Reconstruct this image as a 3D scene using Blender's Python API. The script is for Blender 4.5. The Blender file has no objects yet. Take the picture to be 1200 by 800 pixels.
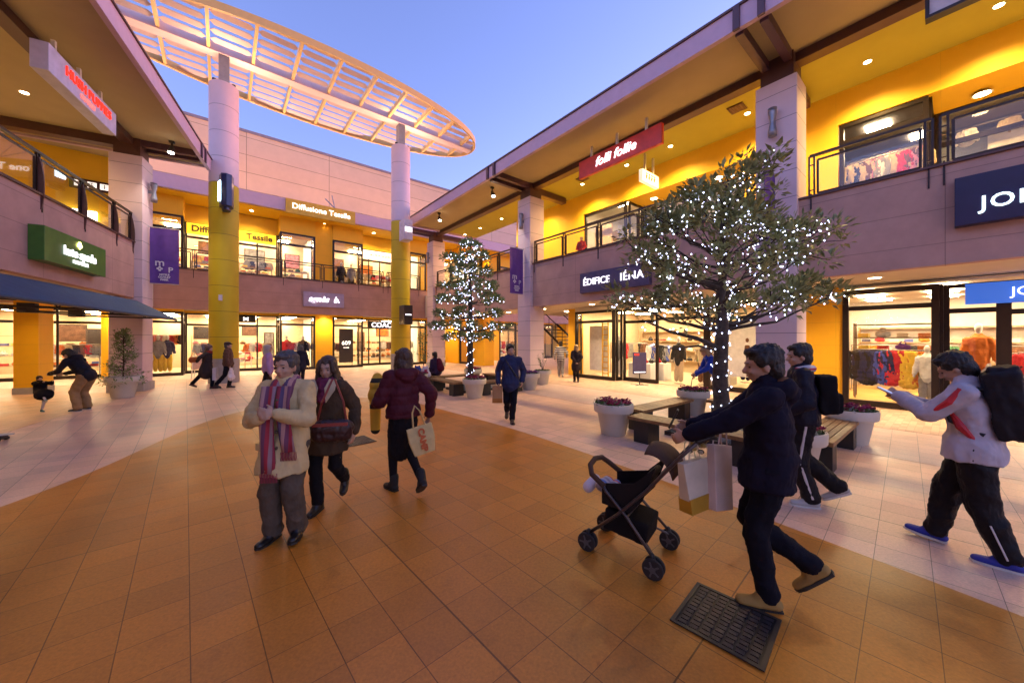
import bpy, math, random
from mathutils import Vector, Matrix, noise, Quaternion
random.seed(7)
PI=math.pi; R=math.radians
SC=bpy.context.scene; COL=SC.collection
H=1.72
# ------------------------------------------------------------------ frames
class Frame:
    def __init__(s,deg): s.a=R(deg); s.c=math.cos(s.a); s.s=math.sin(s.a)
    def w(s,p): return Vector((p[0]*s.c-p[1]*s.s, p[0]*s.s+p[1]*s.c, p[2] if len(p)>2 else 0))
W=Frame(0); A=Frame(39.0); B=Frame(27.6)
# ------------------------------------------------------------------ materials
MATS={}
def nd(nt,t,**k):
    n=nt.nodes.new(t)
    for a,b in k.items():
        if a.startswith('i_'):
            n.inputs[int(a[2:]) if a[2:].isdigit() else a[2:].replace('_',' ')].default_value=b
        else: setattr(n,a,b)
    return n
def base_mat(name):
    m=bpy.data.materials.new(name); m.use_nodes=True; nt=m.node_tree
    return m,nt,nt.nodes['Principled BSDF'],nt.nodes['Material Output']
def mat(name,col,rough=.6,metal=0,var=.12,scale=6,bump=.0,bscale=60,spec=.5,coat=0,sheen=0):
    if name in MATS: return MATS[name]
    m,nt,p,o=base_mat(name); L=nt.links
    p.inputs['Roughness'].default_value=rough; p.inputs['Metallic'].default_value=metal
    p.inputs['Specular IOR Level'].default_value=spec
    if coat: p.inputs['Coat Weight'].default_value=coat
    if sheen: p.inputs['Sheen Weight'].default_value=sheen
    tc=nd(nt,'ShaderNodeTexCoord')
    nz=nd(nt,'ShaderNodeTexNoise'); nz.inputs['Scale'].default_value=scale; nz.inputs['Detail'].default_value=6
    L.new(tc.outputs['Object'],nz.inputs['Vector'])
    mr=nd(nt,'ShaderNodeMapRange'); mr.inputs['From Min'].default_value=.3; mr.inputs['From Max'].default_value=.7
    mr.inputs['To Min'].default_value=1-var; mr.inputs['To Max'].default_value=1+var
    L.new(nz.outputs['Fac'],mr.inputs['Value'])
    vm=nd(nt,'ShaderNodeVectorMath',operation='SCALE'); vm.inputs[0].default_value=col[:3]
    L.new(mr.outputs['Result'],vm.inputs['Scale']); L.new(vm.outputs['Vector'],p.inputs['Base Color'])
    if bump:
        n2=nd(nt,'ShaderNodeTexNoise'); n2.inputs['Scale'].default_value=bscale; n2.inputs['Detail'].default_value=4
        L.new(tc.outputs['Object'],n2.inputs['Vector'])
        b=nd(nt,'ShaderNodeBump'); b.inputs['Strength'].default_value=bump; b.inputs['Distance'].default_value=.01
        L.new(n2.outputs['Fac'],b.inputs['Height']); L.new(b.outputs['Normal'],p.inputs['Normal'])
    MATS[name]=m; return m
def emit(name,col,st,rough=.5):
    if name in MATS: return MATS[name]
    m,nt,p,o=base_mat(name)
    p.inputs['Base Color'].default_value=(*[min(1,c) for c in col[:3]],1); p.inputs['Roughness'].default_value=rough
    p.inputs['Emission Color'].default_value=(*col[:3],1); p.inputs['Emission Strength'].default_value=st
    if any(k in name for k in('bulb','letter','lens','glow','script')): m.cycles.emission_sampling='NONE'
    MATS[name]=m; return m
def glassmat(name='window_glass',tint=(1,1,1),refl=.06):
    if name in MATS: return MATS[name]
    m,nt,p,o=base_mat(name); nt.nodes.remove(p); L=nt.links
    tr=nd(nt,'ShaderNodeBsdfTransparent'); tr.inputs[0].default_value=(*tint,1)
    gl=nd(nt,'ShaderNodeBsdfGlossy'); gl.inputs['Roughness'].default_value=.02
    lw0=nd(nt,'ShaderNodeLayerWeight'); lw0.inputs[0].default_value=.5; lw=nd(nt,'ShaderNodeMath',operation='POWER'); lw.inputs[1].default_value=3.5; L.new(lw0.outputs['Facing'],lw.inputs[0])
    mr=nd(nt,'ShaderNodeMapRange'); mr.inputs['To Min'].default_value=.03; mr.inputs['To Max'].default_value=.8
    mx=nd(nt,'ShaderNodeMixShader')
    L.new(lw.outputs[0],mr.inputs['Value']); L.new(mr.outputs['Result'],mx.inputs[0])
    L.new(tr.outputs[0],mx.inputs[1]); L.new(gl.outputs[0],mx.inputs[2]); L.new(mx.outputs[0],o.inputs['Surface'])
    MATS[name]=m; return m
def linemat(name,col,axes,lw=.012,dark=.35,rough=.6,var=.08,panelvar=.0,cyl=False):
    """painted panels with recessed joints: axes = {axis index: (spacing, offset)} in object space"""
    if name in MATS: return MATS[name]
    m,nt,p,o=base_mat(name); L=nt.links
    p.inputs['Roughness'].default_value=rough
    tc=nd(nt,'ShaderNodeTexCoord'); sp=nd(nt,'ShaderNodeSeparateXYZ'); L.new(tc.outputs['Object'],sp.inputs[0])
    last=None; cells=[]
    for ax,(s,off) in axes.items():
        a=nd(nt,'ShaderNodeMath',operation='ADD'); a.inputs[1].default_value=-off+1000*s; L.new(sp.outputs[ax],a.inputs[0])
        dv=nd(nt,'ShaderNodeMath',operation='DIVIDE'); dv.inputs[1].default_value=s; L.new(a.outputs[0],dv.inputs[0])
        fr=nd(nt,'ShaderNodeMath',operation='FRACT'); L.new(dv.outputs[0],fr.inputs[0])
        fl=nd(nt,'ShaderNodeMath',operation='FLOOR'); L.new(dv.outputs[0],fl.inputs[0]); cells.append(fl)
        lt=nd(nt,'ShaderNodeMath',operation='LESS_THAN'); lt.inputs[1].default_value=lw/s; L.new(fr.outputs[0],lt.inputs[0])
        if last is None: last=lt
        else:
            mx=nd(nt,'ShaderNodeMath',operation='MAXIMUM'); L.new(last.outputs[0],mx.inputs[0]); L.new(lt.outputs[0],mx.inputs[1]); last=mx
    nz=nd(nt,'ShaderNodeTexNoise'); nz.inputs['Scale'].default_value=1.7; nz.inputs['Detail'].default_value=8; nz.inputs['Roughness'].default_value=.65
    L.new(tc.outputs['Object'],nz.inputs['Vector'])
    mr=nd(nt,'ShaderNodeMapRange'); mr.inputs['From Min'].default_value=.3; mr.inputs['From Max'].default_value=.7
    mr.inputs['To Min'].default_value=1-var; mr.inputs['To Max'].default_value=1+var; L.new(nz.outputs['Fac'],mr.inputs['Value'])
    cb=nd(nt,'ShaderNodeCombineXYZ')
    for i,c in enumerate(cells): L.new(c.outputs[0],cb.inputs[i])
    wn=nd(nt,'ShaderNodeTexWhiteNoise',noise_dimensions='3D'); L.new(cb.outputs[0],wn.inputs['Vector'])
    m2=nd(nt,'ShaderNodeMapRange'); m2.inputs['To Min'].default_value=1-panelvar; m2.inputs['To Max'].default_value=1+panelvar; L.new(wn.outputs['Value'],m2.inputs['Value'])
    mu=nd(nt,'ShaderNodeMath',operation='MULTIPLY'); L.new(mr.outputs[0],mu.inputs[0]); L.new(m2.outputs[0],mu.inputs[1])
    ln=nd(nt,'ShaderNodeMapRange'); ln.inputs['To Min'].default_value=1; ln.inputs['To Max'].default_value=dark; L.new(last.outputs[0],ln.inputs['Value'])
    m3=nd(nt,'ShaderNodeMath',operation='MULTIPLY'); L.new(mu.outputs[0],m3.inputs[0]); L.new(ln.outputs[0],m3.inputs[1])
    vm=nd(nt,'ShaderNodeVectorMath',operation='SCALE'); vm.inputs[0].default_value=col[:3]
    L.new(m3.outputs[0],vm.inputs['Scale']); L.new(vm.outputs['Vector'],p.inputs['Base Color'])
    b=nd(nt,'ShaderNodeBump'); b.inputs['Strength'].default_value=.5; b.inputs['Distance'].default_value=.008; b.invert=True
    L.new(last.outputs[0],b.inputs['Height']); L.new(b.outputs['Normal'],p.inputs['Normal'])
    MATS[name]=m; return m
TA=42.3
def tilemat(name,col,tile=.3042,big=True,rot=TA,lw=.0045,var=.1,tv=.10,rough=.42,ox=1.235,oy=.78,bx=3.65,aspect=1.0,joint=.35):
    m,nt,p,o=base_mat(name); L=nt.links
    tc=nd(nt,'ShaderNodeTexCoord'); mp=nd(nt,'ShaderNodeMapping'); mp.vector_type='POINT'
    mp.inputs['Rotation'].default_value=(0,0,-R(rot)); L.new(tc.outputs['Object'],mp.inputs[0])
    sp=nd(nt,'ShaderNodeSeparateXYZ'); L.new(mp.outputs[0],sp.inputs[0])
    def line(ax,s,off,w):
        a=nd(nt,'ShaderNodeMath',operation='ADD'); a.inputs[1].default_value=-off+w/2+400*s; L.new(sp.outputs[ax],a.inputs[0])
        dv=nd(nt,'ShaderNodeMath',operation='DIVIDE'); dv.inputs[1].default_value=s; L.new(a.outputs[0],dv.inputs[0])
        fr=nd(nt,'ShaderNodeMath',operation='FRACT'); L.new(dv.outputs[0],fr.inputs[0])
        fl=nd(nt,'ShaderNodeMath',operation='FLOOR'); L.new(dv.outputs[0],fl.inputs[0])
        lt=nd(nt,'ShaderNodeMath',operation='LESS_THAN'); lt.inputs[1].default_value=w/s; L.new(fr.outputs[0],lt.inputs[0])
        return lt,fl
    l1,f1=line(0,tile*aspect,ox,lw*1.25); l2,f2=line(1,tile,oy,lw*.9)
    ls=[l1,l2]
    if big:
        l3,_=line(0,bx,ox,.011); l4,_=line(1,bx,oy,.009); ls+=[l3,l4]
    last=ls[0]
    for x in ls[1:]:
        mx=nd(nt,'ShaderNodeMath',operation='MAXIMUM'); L.new(last.outputs[0],mx.inputs[0]); L.new(x.outputs[0],mx.inputs[1]); last=mx
    cb=nd(nt,'ShaderNodeCombineXYZ'); L.new(f1.outputs[0],cb.inputs[0]); L.new(f2.outputs[0],cb.inputs[1])
    wn=nd(nt,'ShaderNodeTexWhiteNoise',noise_dimensions='2D'); L.new(cb.outputs[0],wn.inputs['Vector'])
    m2=nd(nt,'ShaderNodeMapRange'); m2.inputs['To Min'].default_value=1-tv; m2.inputs['To Max'].default_value=1+tv; L.new(wn.outputs['Value'],m2.inputs['Value'])
    n1=nd(nt,'ShaderNodeTexNoise'); n1.inputs['Scale'].default_value=55; n1.inputs['Detail'].default_value=5; n1.inputs['Roughness'].default_value=.7; L.new(tc.outputs['Object'],n1.inputs['Vector'])
    n2=nd(nt,'ShaderNodeTexNoise'); n2.inputs['Scale'].default_value=.9; n2.inputs['Detail'].default_value=7; n2.inputs['Roughness'].default_value=.6; L.new(tc.outputs['Object'],n2.inputs['Vector'])
    def rng(n,v,a=.3,b=.7):
        mr=nd(nt,'ShaderNodeMapRange'); mr.inputs['From Min'].default_value=a; mr.inputs['From Max'].default_value=b
        mr.inputs['To Min'].default_value=1-v; mr.inputs['To Max'].default_value=1+v; L.new(n.outputs['Fac'],mr.inputs['Value']); return mr
    ra=rng(n1,var*1.6); rb=rng(n2,var)
    n3=nd(nt,'ShaderNodeTexNoise'); n3.inputs['Scale'].default_value=3.3; n3.inputs['Detail'].default_value=9; n3.inputs['Roughness'].default_value=.7; L.new(tc.outputs['Object'],n3.inputs['Vector'])
    rc=nd(nt,'ShaderNodeMapRange'); rc.inputs['From Min'].default_value=.56; rc.inputs['From Max'].default_value=.72; rc.inputs['To Min'].default_value=1.0; rc.inputs['To Max'].default_value=.80; L.new(n3.outputs['Fac'],rc.inputs['Value'])
    vo=nd(nt,'ShaderNodeTexVoronoi'); vo.inputs['Scale'].default_value=1.9; vo.inputs['Randomness'].default_value=1.0; L.new(tc.outputs['Object'],vo.inputs['Vector'])
    rg=nd(nt,'ShaderNodeMapRange'); rg.inputs['From Min'].default_value=.022; rg.inputs['From Max'].default_value=.034; rg.inputs['To Min'].default_value=.62; rg.inputs['To Max'].default_value=1.0; L.new(vo.outputs['Distance'],rg.inputs['Value'])
    fac=m2
    for x in (ra,rb,rc,rg):
        mu=nd(nt,'ShaderNodeMath',operation='MULTIPLY'); L.new(fac.outputs[0],mu.inputs[0]); L.new(x.outputs[0],mu.inputs[1]); fac=mu
    ln=nd(nt,'ShaderNodeMapRange'); ln.inputs['To Min'].default_value=1; ln.inputs['To Max'].default_value=joint; L.new(last.outputs[0],ln.inputs['Value'])
    mu=nd(nt,'ShaderNodeMath',operation='MULTIPLY'); L.new(fac.outputs[0],mu.inputs[0]); L.new(ln.outputs[0],mu.inputs[1])
    vm=nd(nt,'ShaderNodeVectorMath',operation='SCALE'); vm.inputs[0].default_value=col[:3]
    L.new(mu.outputs[0],vm.inputs['Scale']); L.new(vm.outputs['Vector'],p.inputs['Base Color'])
    rr=nd(nt,'ShaderNodeMapRange'); rr.inputs['From Min'].default_value=.3; rr.inputs['From Max'].default_value=.7
    rr.inputs['To Min'].default_value=rough-.08; rr.inputs['To Max'].default_value=rough+.14; L.new(n2.outputs['Fac'],rr.inputs['Value']); L.new(rr.outputs[0],p.inputs['Roughness'])
    b=nd(nt,'ShaderNodeBump'); b.inputs['Strength'].default_value=.35; b.inputs['Distance'].default_value=.003
    sb=nd(nt,'ShaderNodeMath',operation='SUBTRACT'); L.new(n1.outputs['Fac'],sb.inputs[0]); L.new(last.outputs[0],sb.inputs[1])
    L.new(sb.outputs[0],b.inputs['Height']); L.new(b.outputs['Normal'],p.inputs['Normal'])
    MATS[name]=m; return m
def stripemat(name,cols,axis,period,off=0,rough=.85):
    m,nt,p,o=base_mat(name); L=nt.links; p.inputs['Roughness'].default_value=rough
    tc=nd(nt,'ShaderNodeTexCoord'); sp=nd(nt,'ShaderNodeSeparateXYZ'); L.new(tc.outputs['Object'],sp.inputs[0])
    a=nd(nt,'ShaderNodeMath',operation='MULTIPLY_ADD'); a.inputs[1].default_value=1/period; a.inputs[2].default_value=off+100; L.new(sp.outputs[axis],a.inputs[0])
    fr=nd(nt,'ShaderNodeMath',operation='FRACT'); L.new(a.outputs[0],fr.inputs[0])
    cr=nd(nt,'ShaderNodeValToRGB'); cr.color_ramp.interpolation='CONSTANT'; e=cr.color_ramp.elements
    while len(e)<len(cols): e.new(.5)
    for i,c in enumerate(cols): e[i].position=i/len(cols); e[i].color=(*c,1)
    L.new(fr.outputs[0],cr.inputs[0]); L.new(cr.outputs[0],p.inputs['Base Color']); MATS[name]=m; return m
# ------------------------------------------------------------------ mesh builder
class MB:
    def __init__(s): s.v=[]; s.f=[]
    def add(s,vs,fs):
        o=len(s.v); s.v+=[tuple(x) for x in vs]; s.f+=[tuple(i+o for i in f) for f in fs]; return s
    def box(s,x0,x1,y0,y1,z0,z1):
        if x0>x1:x0,x1=x1,x0
        if y0>y1:y0,y1=y1,y0
        if z0>z1:z0,z1=z1,z0
        return s.add([(x,y,z) for z in(z0,z1) for y in(y0,y1) for x in(x0,x1)],[(0,2,3,1),(4,5,7,6),(0,1,5,4),(2,6,7,3),(0,4,6,2),(1,3,7,5)])
    def obox(s,c,ax,ay,az):
        c=Vector(c);ax=Vector(ax);ay=Vector(ay);az=Vector(az)
        return s.add([c+ax*i+ay*j+az*k for k in(-1,1) for j in(-1,1) for i in(-1,1)],[(0,2,3,1),(4,5,7,6),(0,1,5,4),(2,6,7,3),(0,4,6,2),(1,3,7,5)])
    def prism(s,poly,z0,z1):
        n=len(poly); a=sum(poly[i][0]*poly[(i+1)%n][1]-poly[(i+1)%n][0]*poly[i][1] for i in range(n))
        if a<0: poly=poly[::-1]
        vs=[(x,y,z0) for x,y in poly]+[(x,y,z1) for x,y in poly]
        return s.add(vs,[tuple(range(n))[::-1],tuple(range(n,2*n))]+[(i,(i+1)%n,(i+1)%n+n,i+n) for i in range(n)])
    def plate(s,pts,t):
        """pts: 3d polygon, thickened along its normal"""
        P=[Vector(p) for p in pts]; nrm=(P[1]-P[0]).cross(P[2]-P[1]).normalized()*t; n=len(P)
        return s.add(P+[p+nrm for p in P],[tuple(range(n))[::-1],tuple(range(n,2*n))]+[(i,(i+1)%n,(i+1)%n+n,i+n) for i in range(n)])
    def tube(s,pts,r,n=8,cap=True,flat=None):
        P=[Vector(p) for p in pts]; m=len(P); rs=r if isinstance(r,(list,tuple)) else [r]*m
        t0=(P[1]-P[0]).normalized(); up=Vector((0,0,1)) if abs(t0.z)<.9 else Vector((1,0,0))
        x=t0.cross(up).normalized(); vs=[];fs=[]
        for i in range(m):
            t=(P[min(i+1,m-1)]-P[max(i-1,0)]).normalized()
            x=(x-t*x.dot(t)); x=x.normalized() if x.length>1e-6 else t.orthogonal().normalized(); y=t.cross(x)
            for k in range(n):
                a=2*PI*k/n; vs.append(P[i]+(x*math.cos(a)+y*math.sin(a))*rs[i])
        for i in range(m-1):
            for k in range(n): fs.append((i*n+k,i*n+(k+1)%n,(i+1)*n+(k+1)%n,(i+1)*n+k))
        if cap: fs+= [tuple(range(n))[::-1],tuple((m-1)*n+k for k in range(n))]
        return s.add(vs,fs)
    def lathe(s,prof,n=24,c=(0,0,0)):
        vs=[];fs=[];m=len(prof)
        for r,z in prof:
            for k in range(n):
                a=2*PI*k/n; vs.append((c[0]+r*math.cos(a),c[1]+r*math.sin(a),c[2]+z))
        for i in range(m-1):
            for k in range(n): fs.append((i*n+k,i*n+(k+1)%n,(i+1)*n+(k+1)%n,(i+1)*n+k))
        fs+= [tuple(range(n))[::-1],tuple((m-1)*n+k for k in range(n))]
        return s.add(vs,fs)
    def ell(s,c,r,n=14,m=9,rot=None):
        vs=[];fs=[]; c=Vector(c)
        for i in range(1,m):
            t=PI*i/m
            for k in range(n):
                a=2*PI*k/n; q=Vector((r[0]*math.sin(t)*math.cos(a),r[1]*math.sin(t)*math.sin(a),-r[2]*math.cos(t)))
                if rot is not None: q=rot@q
                vs.append(c+q)
        b=Vector((0,0,-r[2]));t=Vector((0,0,r[2]))
        if rot is not None:b=rot@b;t=rot@t
        vs+=[c+b,c+t]; nb=len(vs)-2
        for i in range(m-2):
            for k in range(n): fs.append((i*n+k,i*n+(k+1)%n,(i+1)*n+(k+1)%n,(i+1)*n+k))
        for k in range(n): fs.append((nb,(k+1)%n,k)); fs.append((nb+1,(m-2)*n+k,(m-2)*n+(k+1)%n))
        return s.add(vs,fs)
    def cone(s,p0,p1,r0,r1,flat=1.0,fdir=None,n=14):
        """closed round cone; flat scales the radius along fdir"""
        p0=Vector(p0);p1=Vector(p1); ax=p1-p0; L=ax.length
        ax=ax.normalized() if L>1e-6 else Vector((0,0,1))
        if fdir is None: y=ax.orthogonal().normalized()
        else:
            y=Vector(fdir); y=y-ax*y.dot(ax); y=y.normalized() if y.length>1e-4 else ax.orthogonal().normalized()
        x=y.cross(ax)
        rings=[]
        for t in(80,55,28): rings.append((p0-ax*r0*math.sin(R(t))*min(1,flat+.2),r0*math.cos(R(t))))
        for i in range(4): rings.append((p0+(p1-p0)*i/3,r0+(r1-r0)*i/3))
        for t in(28,55,80): rings.append((p1+ax*r1*math.sin(R(t))*min(1,flat+.2),r1*math.cos(R(t))))
        vs=[];fs=[]
        for c,r in rings:
            for k in range(n):
                a=2*PI*k/n; vs.append(c+x*math.cos(a)*r+y*math.sin(a)*r*flat)
        for i in range(len(rings)-1):
            for k in range(n): fs.append((i*n+k,i*n+(k+1)%n,(i+1)*n+(k+1)%n,(i+1)*n+k))
        m=len(rings); fs+= [tuple(range(n))[::-1],tuple((m-1)*n+k for k in range(n))]
        return s.add(vs,fs)
    def xf(s,M): s.v=[tuple(M@Vector(v)) for v in s.v]; return s
def mesh_from(name,mb,m=None,base=(0,0,0),smooth=False):
    me=bpy.data.meshes.new(name)
    me.from_pydata([(x-base[0],y-base[1],z-base[2]) for x,y,z in mb.v],[],mb.f); me.update()
    if m: me.materials.append(m)
    if smooth: me.polygons.foreach_set('use_smooth',[True]*len(me.polygons))
    return me
BASE={}
def tag(o,label=None,cat=None,group=None,kind=None):
    if label:o['label']=label
    if cat:o['category']=cat
    if group:o['group']=group
    if kind:o['kind']=kind
    return o
def thing(name,label,cat,base=(0,0,0),fr=W,rot=None,group=None):
    o=bpy.data.objects.new(name,None); COL.objects.link(o); o.empty_display_size=.2
    o.location=fr.w(base); o.rotation_euler=(0,0,fr.a if rot is None else rot); BASE[o.name]=tuple(base) if rot is None else (0,0,0)
    return tag(o,label,cat,group)
def root_of(o):
    while o.parent: o=o.parent
    return o
def bev(o,w,seg=2):
    b=o.modifiers.new('Bevel','BEVEL'); b.width=w; b.segments=seg; b.limit_method='ANGLE'; b.angle_limit=R(40); b.harden_normals=False
    return o
def part(name,mb,m,parent,smooth=False,bevel=0,label=None,kind=None):
    b=BASE.get(root_of(parent).name,(0,0,0))
    me=mesh_from(name,mb,m,b,smooth); o=bpy.data.objects.new(name,me); COL.objects.link(o); o.parent=parent
    if bevel: bev(o,bevel)
    if label: o['label']=label
    if kind: o['kind']=kind
    return o
def single(name,mb,m,label,cat,base=(0,0,0),fr=W,group=None,kind=None,smooth=False,bevel=0,rot=None):
    b=base if rot is None else (0,0,0)
    me=mesh_from(name,mb,m,b,smooth); o=bpy.data.objects.new(name,me); COL.objects.link(o)
    o.location=fr.w(base); o.rotation_euler=(0,0,fr.a if rot is None else rot); BASE[o.name]=tuple(b)
    if bevel: bev(o,bevel)
    return tag(o,label,cat,group,kind)
def dup(root,loc=None,rotz=None,label=None,group=None):
    r=root.copy(); COL.objects.link(r)
    if loc is not None: r.location=loc
    if rotz is not None: r.rotation_euler=(0,0,rotz)
    if label:r['label']=label
    if group:r['group']=group
    for c in list(root.children):
        d=c.copy(); COL.objects.link(d); d.parent=r
        for g in list(c.children):
            e=g.copy(); COL.objects.link(e); e.parent=d
    return r
def objmat(o,m):
    o.material_slots[0].link='OBJECT'; o.material_slots[0].material=m
def textmb(txt,size,origin,right,up,ext=.012,off=.0,shear=0,align='CENTER',sp=1.0,depth=None):
    """letters as mesh: origin = centre of the line in frame coordinates"""
    cu=bpy.data.curves.new('lettering','FONT'); cu.body=txt; cu.size=size; cu.extrude=ext; cu.offset=off; cu.shear=shear
    cu.align_x=align; cu.align_y='CENTER'; cu.space_character=sp; cu.resolution_u=3
    o=bpy.data.objects.new('lettering',cu); COL.objects.link(o)
    dg=bpy.context.evaluated_depsgraph_get(); me=bpy.data.meshes.new_from_object(o.evaluated_get(dg))
    right=Vector(right);up=Vector(up);nr=right.cross(up); og=Vector(origin)
    mb=MB(); mb.add([og+right*v.co.x+up*v.co.y+nr*v.co.z for v in me.vertices],[tuple(p.vertices) for p in me.polygons])
    bpy.data.objects.remove(o); bpy.data.meshes.remove(me); return mb
def spot(fr,p,energy,col=(1,.68,.35),angle=130,blend=.8,r=.06,aim=(0,0,-1),name='lamp_light',parent=None):
    l=bpy.data.lights.new(name,'SPOT'); l.energy=energy; l.color=col; l.spot_size=R(angle); l.spot_blend=blend; l.shadow_soft_size=r
    o=bpy.data.objects.new(name,l); COL.objects.link(o); o.location=fr.w(p)
    a=fr.w(aim) if len(aim)==3 else aim
    o.rotation_euler=a.to_track_quat('-Z','Y').to_euler()
    return o
# ------------------------------------------------------------------ palette
M_col=linemat('column_panel',(.66,.50,.52),{2:(.616,.0)},lw=.014,dark=.35,var=.05)
M_band=linemat('balcony_panel',(.47,.275,.215),{2:(.62,.35),1:(2.9,.4)},lw=.012,dark=.6,var=.13,rough=.7)
M_bandr=linemat('balcony_panel_rear',(.47,.275,.215),{2:(.62,.35),0:(2.9,.4)},lw=.012,dark=.6,var=.13,rough=.7)
M_plinth=mat('plinth_stone',(.36,.33,.31),.7,var=.1,bump=.2)
M_tall=linemat('tall_wall_panel',(.66,.48,.345),{2:(1.02,.2),0:(4.4,1.1)},lw=.03,dark=.45,var=.05,panelvar=.05)
M_brown=mat('brown_steel',(.085,.035,.028),.45,var=.1)
M_fascia=mat('fascia_metal',(.50,.33,.42),.5,var=.05)
M_ceil=mat('soffit_board',(.38,.28,.15),.8,var=.04,scale=2)
M_ceil2=mat('lower_soffit_board',(.72,.62,.45),.8,var=.03,scale=2)
M_yel=linemat('yellow_panel',(.90,.47,.006),{2:(.62,.3),0:(1.2,.1),1:(1.2,.2)},lw=.008,dark=.75,var=.04)
M_yelup=linemat('yellow_wall',(.90,.52,.02),{2:(1.2,.3),1:(1.8,.2),0:(1.8,.2)},lw=.006,dark=.85,var=.04)
M_ycol=linemat('olive_yellow_paint',(.60,.43,.006),{2:(1.0,.78)},lw=.02,dark=.45,var=.05)
M_lcol=linemat('pale_column_paint',(.68,.52,.56),{2:(1.0,.78)},lw=.02,dark=.45,var=.05)
M_frame=mat('dark_bronze_frame',(.022,.014,.012),.35,metal=.4,var=.1)
M_glass=glassmat()
M_rail=mat('rail_steel',(.03,.017,.014),.35,metal=.5)
M_white=mat('white_plaster',(.78,.74,.68),.8,var=.03)
M_shopfloor=mat('pale_shop_floor',(.55,.42,.28),.35,var=.08)
M_wood=mat('bench_wood',(.22,.115,.045),.5,var=.3,scale=14,bump=.15)
M_black=mat('black_steel',(.018,.017,.018),.45)
M_pot=mat('pot_resin',(.62,.56,.46),.55,var=.05,bump=.1)
M_soil=mat('soil',(.05,.035,.025),.9,bump=.6)
E_shop=emit("shop_light_panel",(1,.76,.44),75)
E_lamp=emit('downlight_glow',(1,.72,.38),40)
E_sign=emit('white_letters_lit',(1,.97,.95),5)
# ================================================================== GROUND
gm=MB(); gm.box(-90,90,-60,120,-.3,0)
single('ground',gm,tilemat('pale_plaza_tile',(.70,.44,.31)),None,None,kind='structure')
def sheet(name,poly,z,m,fr=W):
    mb=MB(); mb.prism([tuple(fr.w(p)[:2]) for p in poly],z-.003,z)
    return single(name,mb,m,None,None,kind='structure')
def smooth_poly(pts,it=3):
    for _ in range(it):
        q=[]
        for i in range(len(pts)):
            a=Vector(pts[i]);b=Vector(pts[(i+1)%len(pts)]); q+= [tuple(a*.75+b*.25),tuple(a*.25+b*.75)]
        pts=q
    return pts
sheet('paving_brown',smooth_poly([(4.3,.1),(3.3,2.0),(2.52,3.31),(1.25,5.23),(-.08,7),(-1.6,8.6),(-3.0,10.1),(-4.6,10.6),(-6.1,10.0),(-6.5,8.4),(-6.3,7.1),(-5.87,5.87),(-5.38,4.57),(-5.15,3.2),(-5.1,0),(-5,-7),(5,-7),(5,-2)],3),.004,tilemat('brown_plaza_tile',(.52,.185,.020),rough=.38))
# paving strips in front of the two shop rows, then a painted band of shop light
sheet('walkway_paving_right',[(9.9,-9),(12.75,-9),(12.75,21.9),(9.9,21.9)],.006,tilemat('brick_paving',(.58,.38,.25),tile=.1,rot=39,big=False,aspect=2.0,lw=.004,tv=.2,rough=.5,joint=.55),A)
sheet('walkway_paving_rear',[(-30,20.6),(9.9,20.6),(9.9,23.75),(-30,23.75)],.006,tilemat('rear_walk_tile',(.55,.42,.33),tile=.3,rot=39,big=False,tv=.08),A)
sheet('walkway_paving_left',[(-5.2,-8),(-5.2,16.2),(-16,16.2),(-16,-8)],.005,tilemat('left_walk_tile',(.62,.38,.22),tile=.3,rot=27.6,big=False,tv=.1),B)
sheet('painted_spill_right',[(7.55,-9),(9.895,-9),(9.895,20.6),(7.55,20.6)],.003,tilemat('painted_spill_tile',(.76,.52,.38),big=False,tv=.06),A)  # light spilling from the right shops, painted as a paler tile colour
# drain grates
def grate(loc,rot,label,w=.48,l=.48):
    t=thing('drain_grate',label,'drain grate',(0,0,0),W,rot); t.location=loc
    f=MB(); b=.022
    f.box(-l/2,l/2,-w/2,-w/2+b,.008,.016).box(-l/2,l/2,w/2-b,w/2,.008,.016).box(-l/2,-l/2+b,-w/2+b,w/2-b,.008,.016).box(l/2-b,l/2,-w/2+b,w/2-b,.008,.016)
    part('frame',f,mat('grate_frame',(.06,.055,.055),.4,metal=.6),t)
    p=MB(); p.box(-l/2+b,l/2-b,-w/2+b,w/2-b,.0075,.0095); part('base_plate',p,mat('grate_dark',(.012,.011,.012),.5),t)
    g=MB()
    nx=7;ny=11
    for i in range(nx):
        for j in range(ny):
            x=-l/2+b+.008+(l-2*b-.016)*(i+.5)/nx; y=-w/2+b+.006+(w-2*b-.012)*(j+.5)/ny
            dx=(l-2*b)/nx*.40; dy=(w-2*b)/ny*.36
            if (i+j)%2: dx*=.8
            g.box(x-dx,x+dx,y-dy,y+dy,.0095,.0145)
    part('tread_plate',g,mat('cast_iron',(.055,.045,.05),.42,metal=.5,var=.3,scale=30),t)
grate((1.30,2.18,0),R(-45.5),'dark cast iron drain grate in the brown tiles beside the man with the stroller')
grate((-2.62,6.0,0),R(-45),'far dark drain grate between the woman with the handbag and the woman in maroon',.5,.5)
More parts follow.
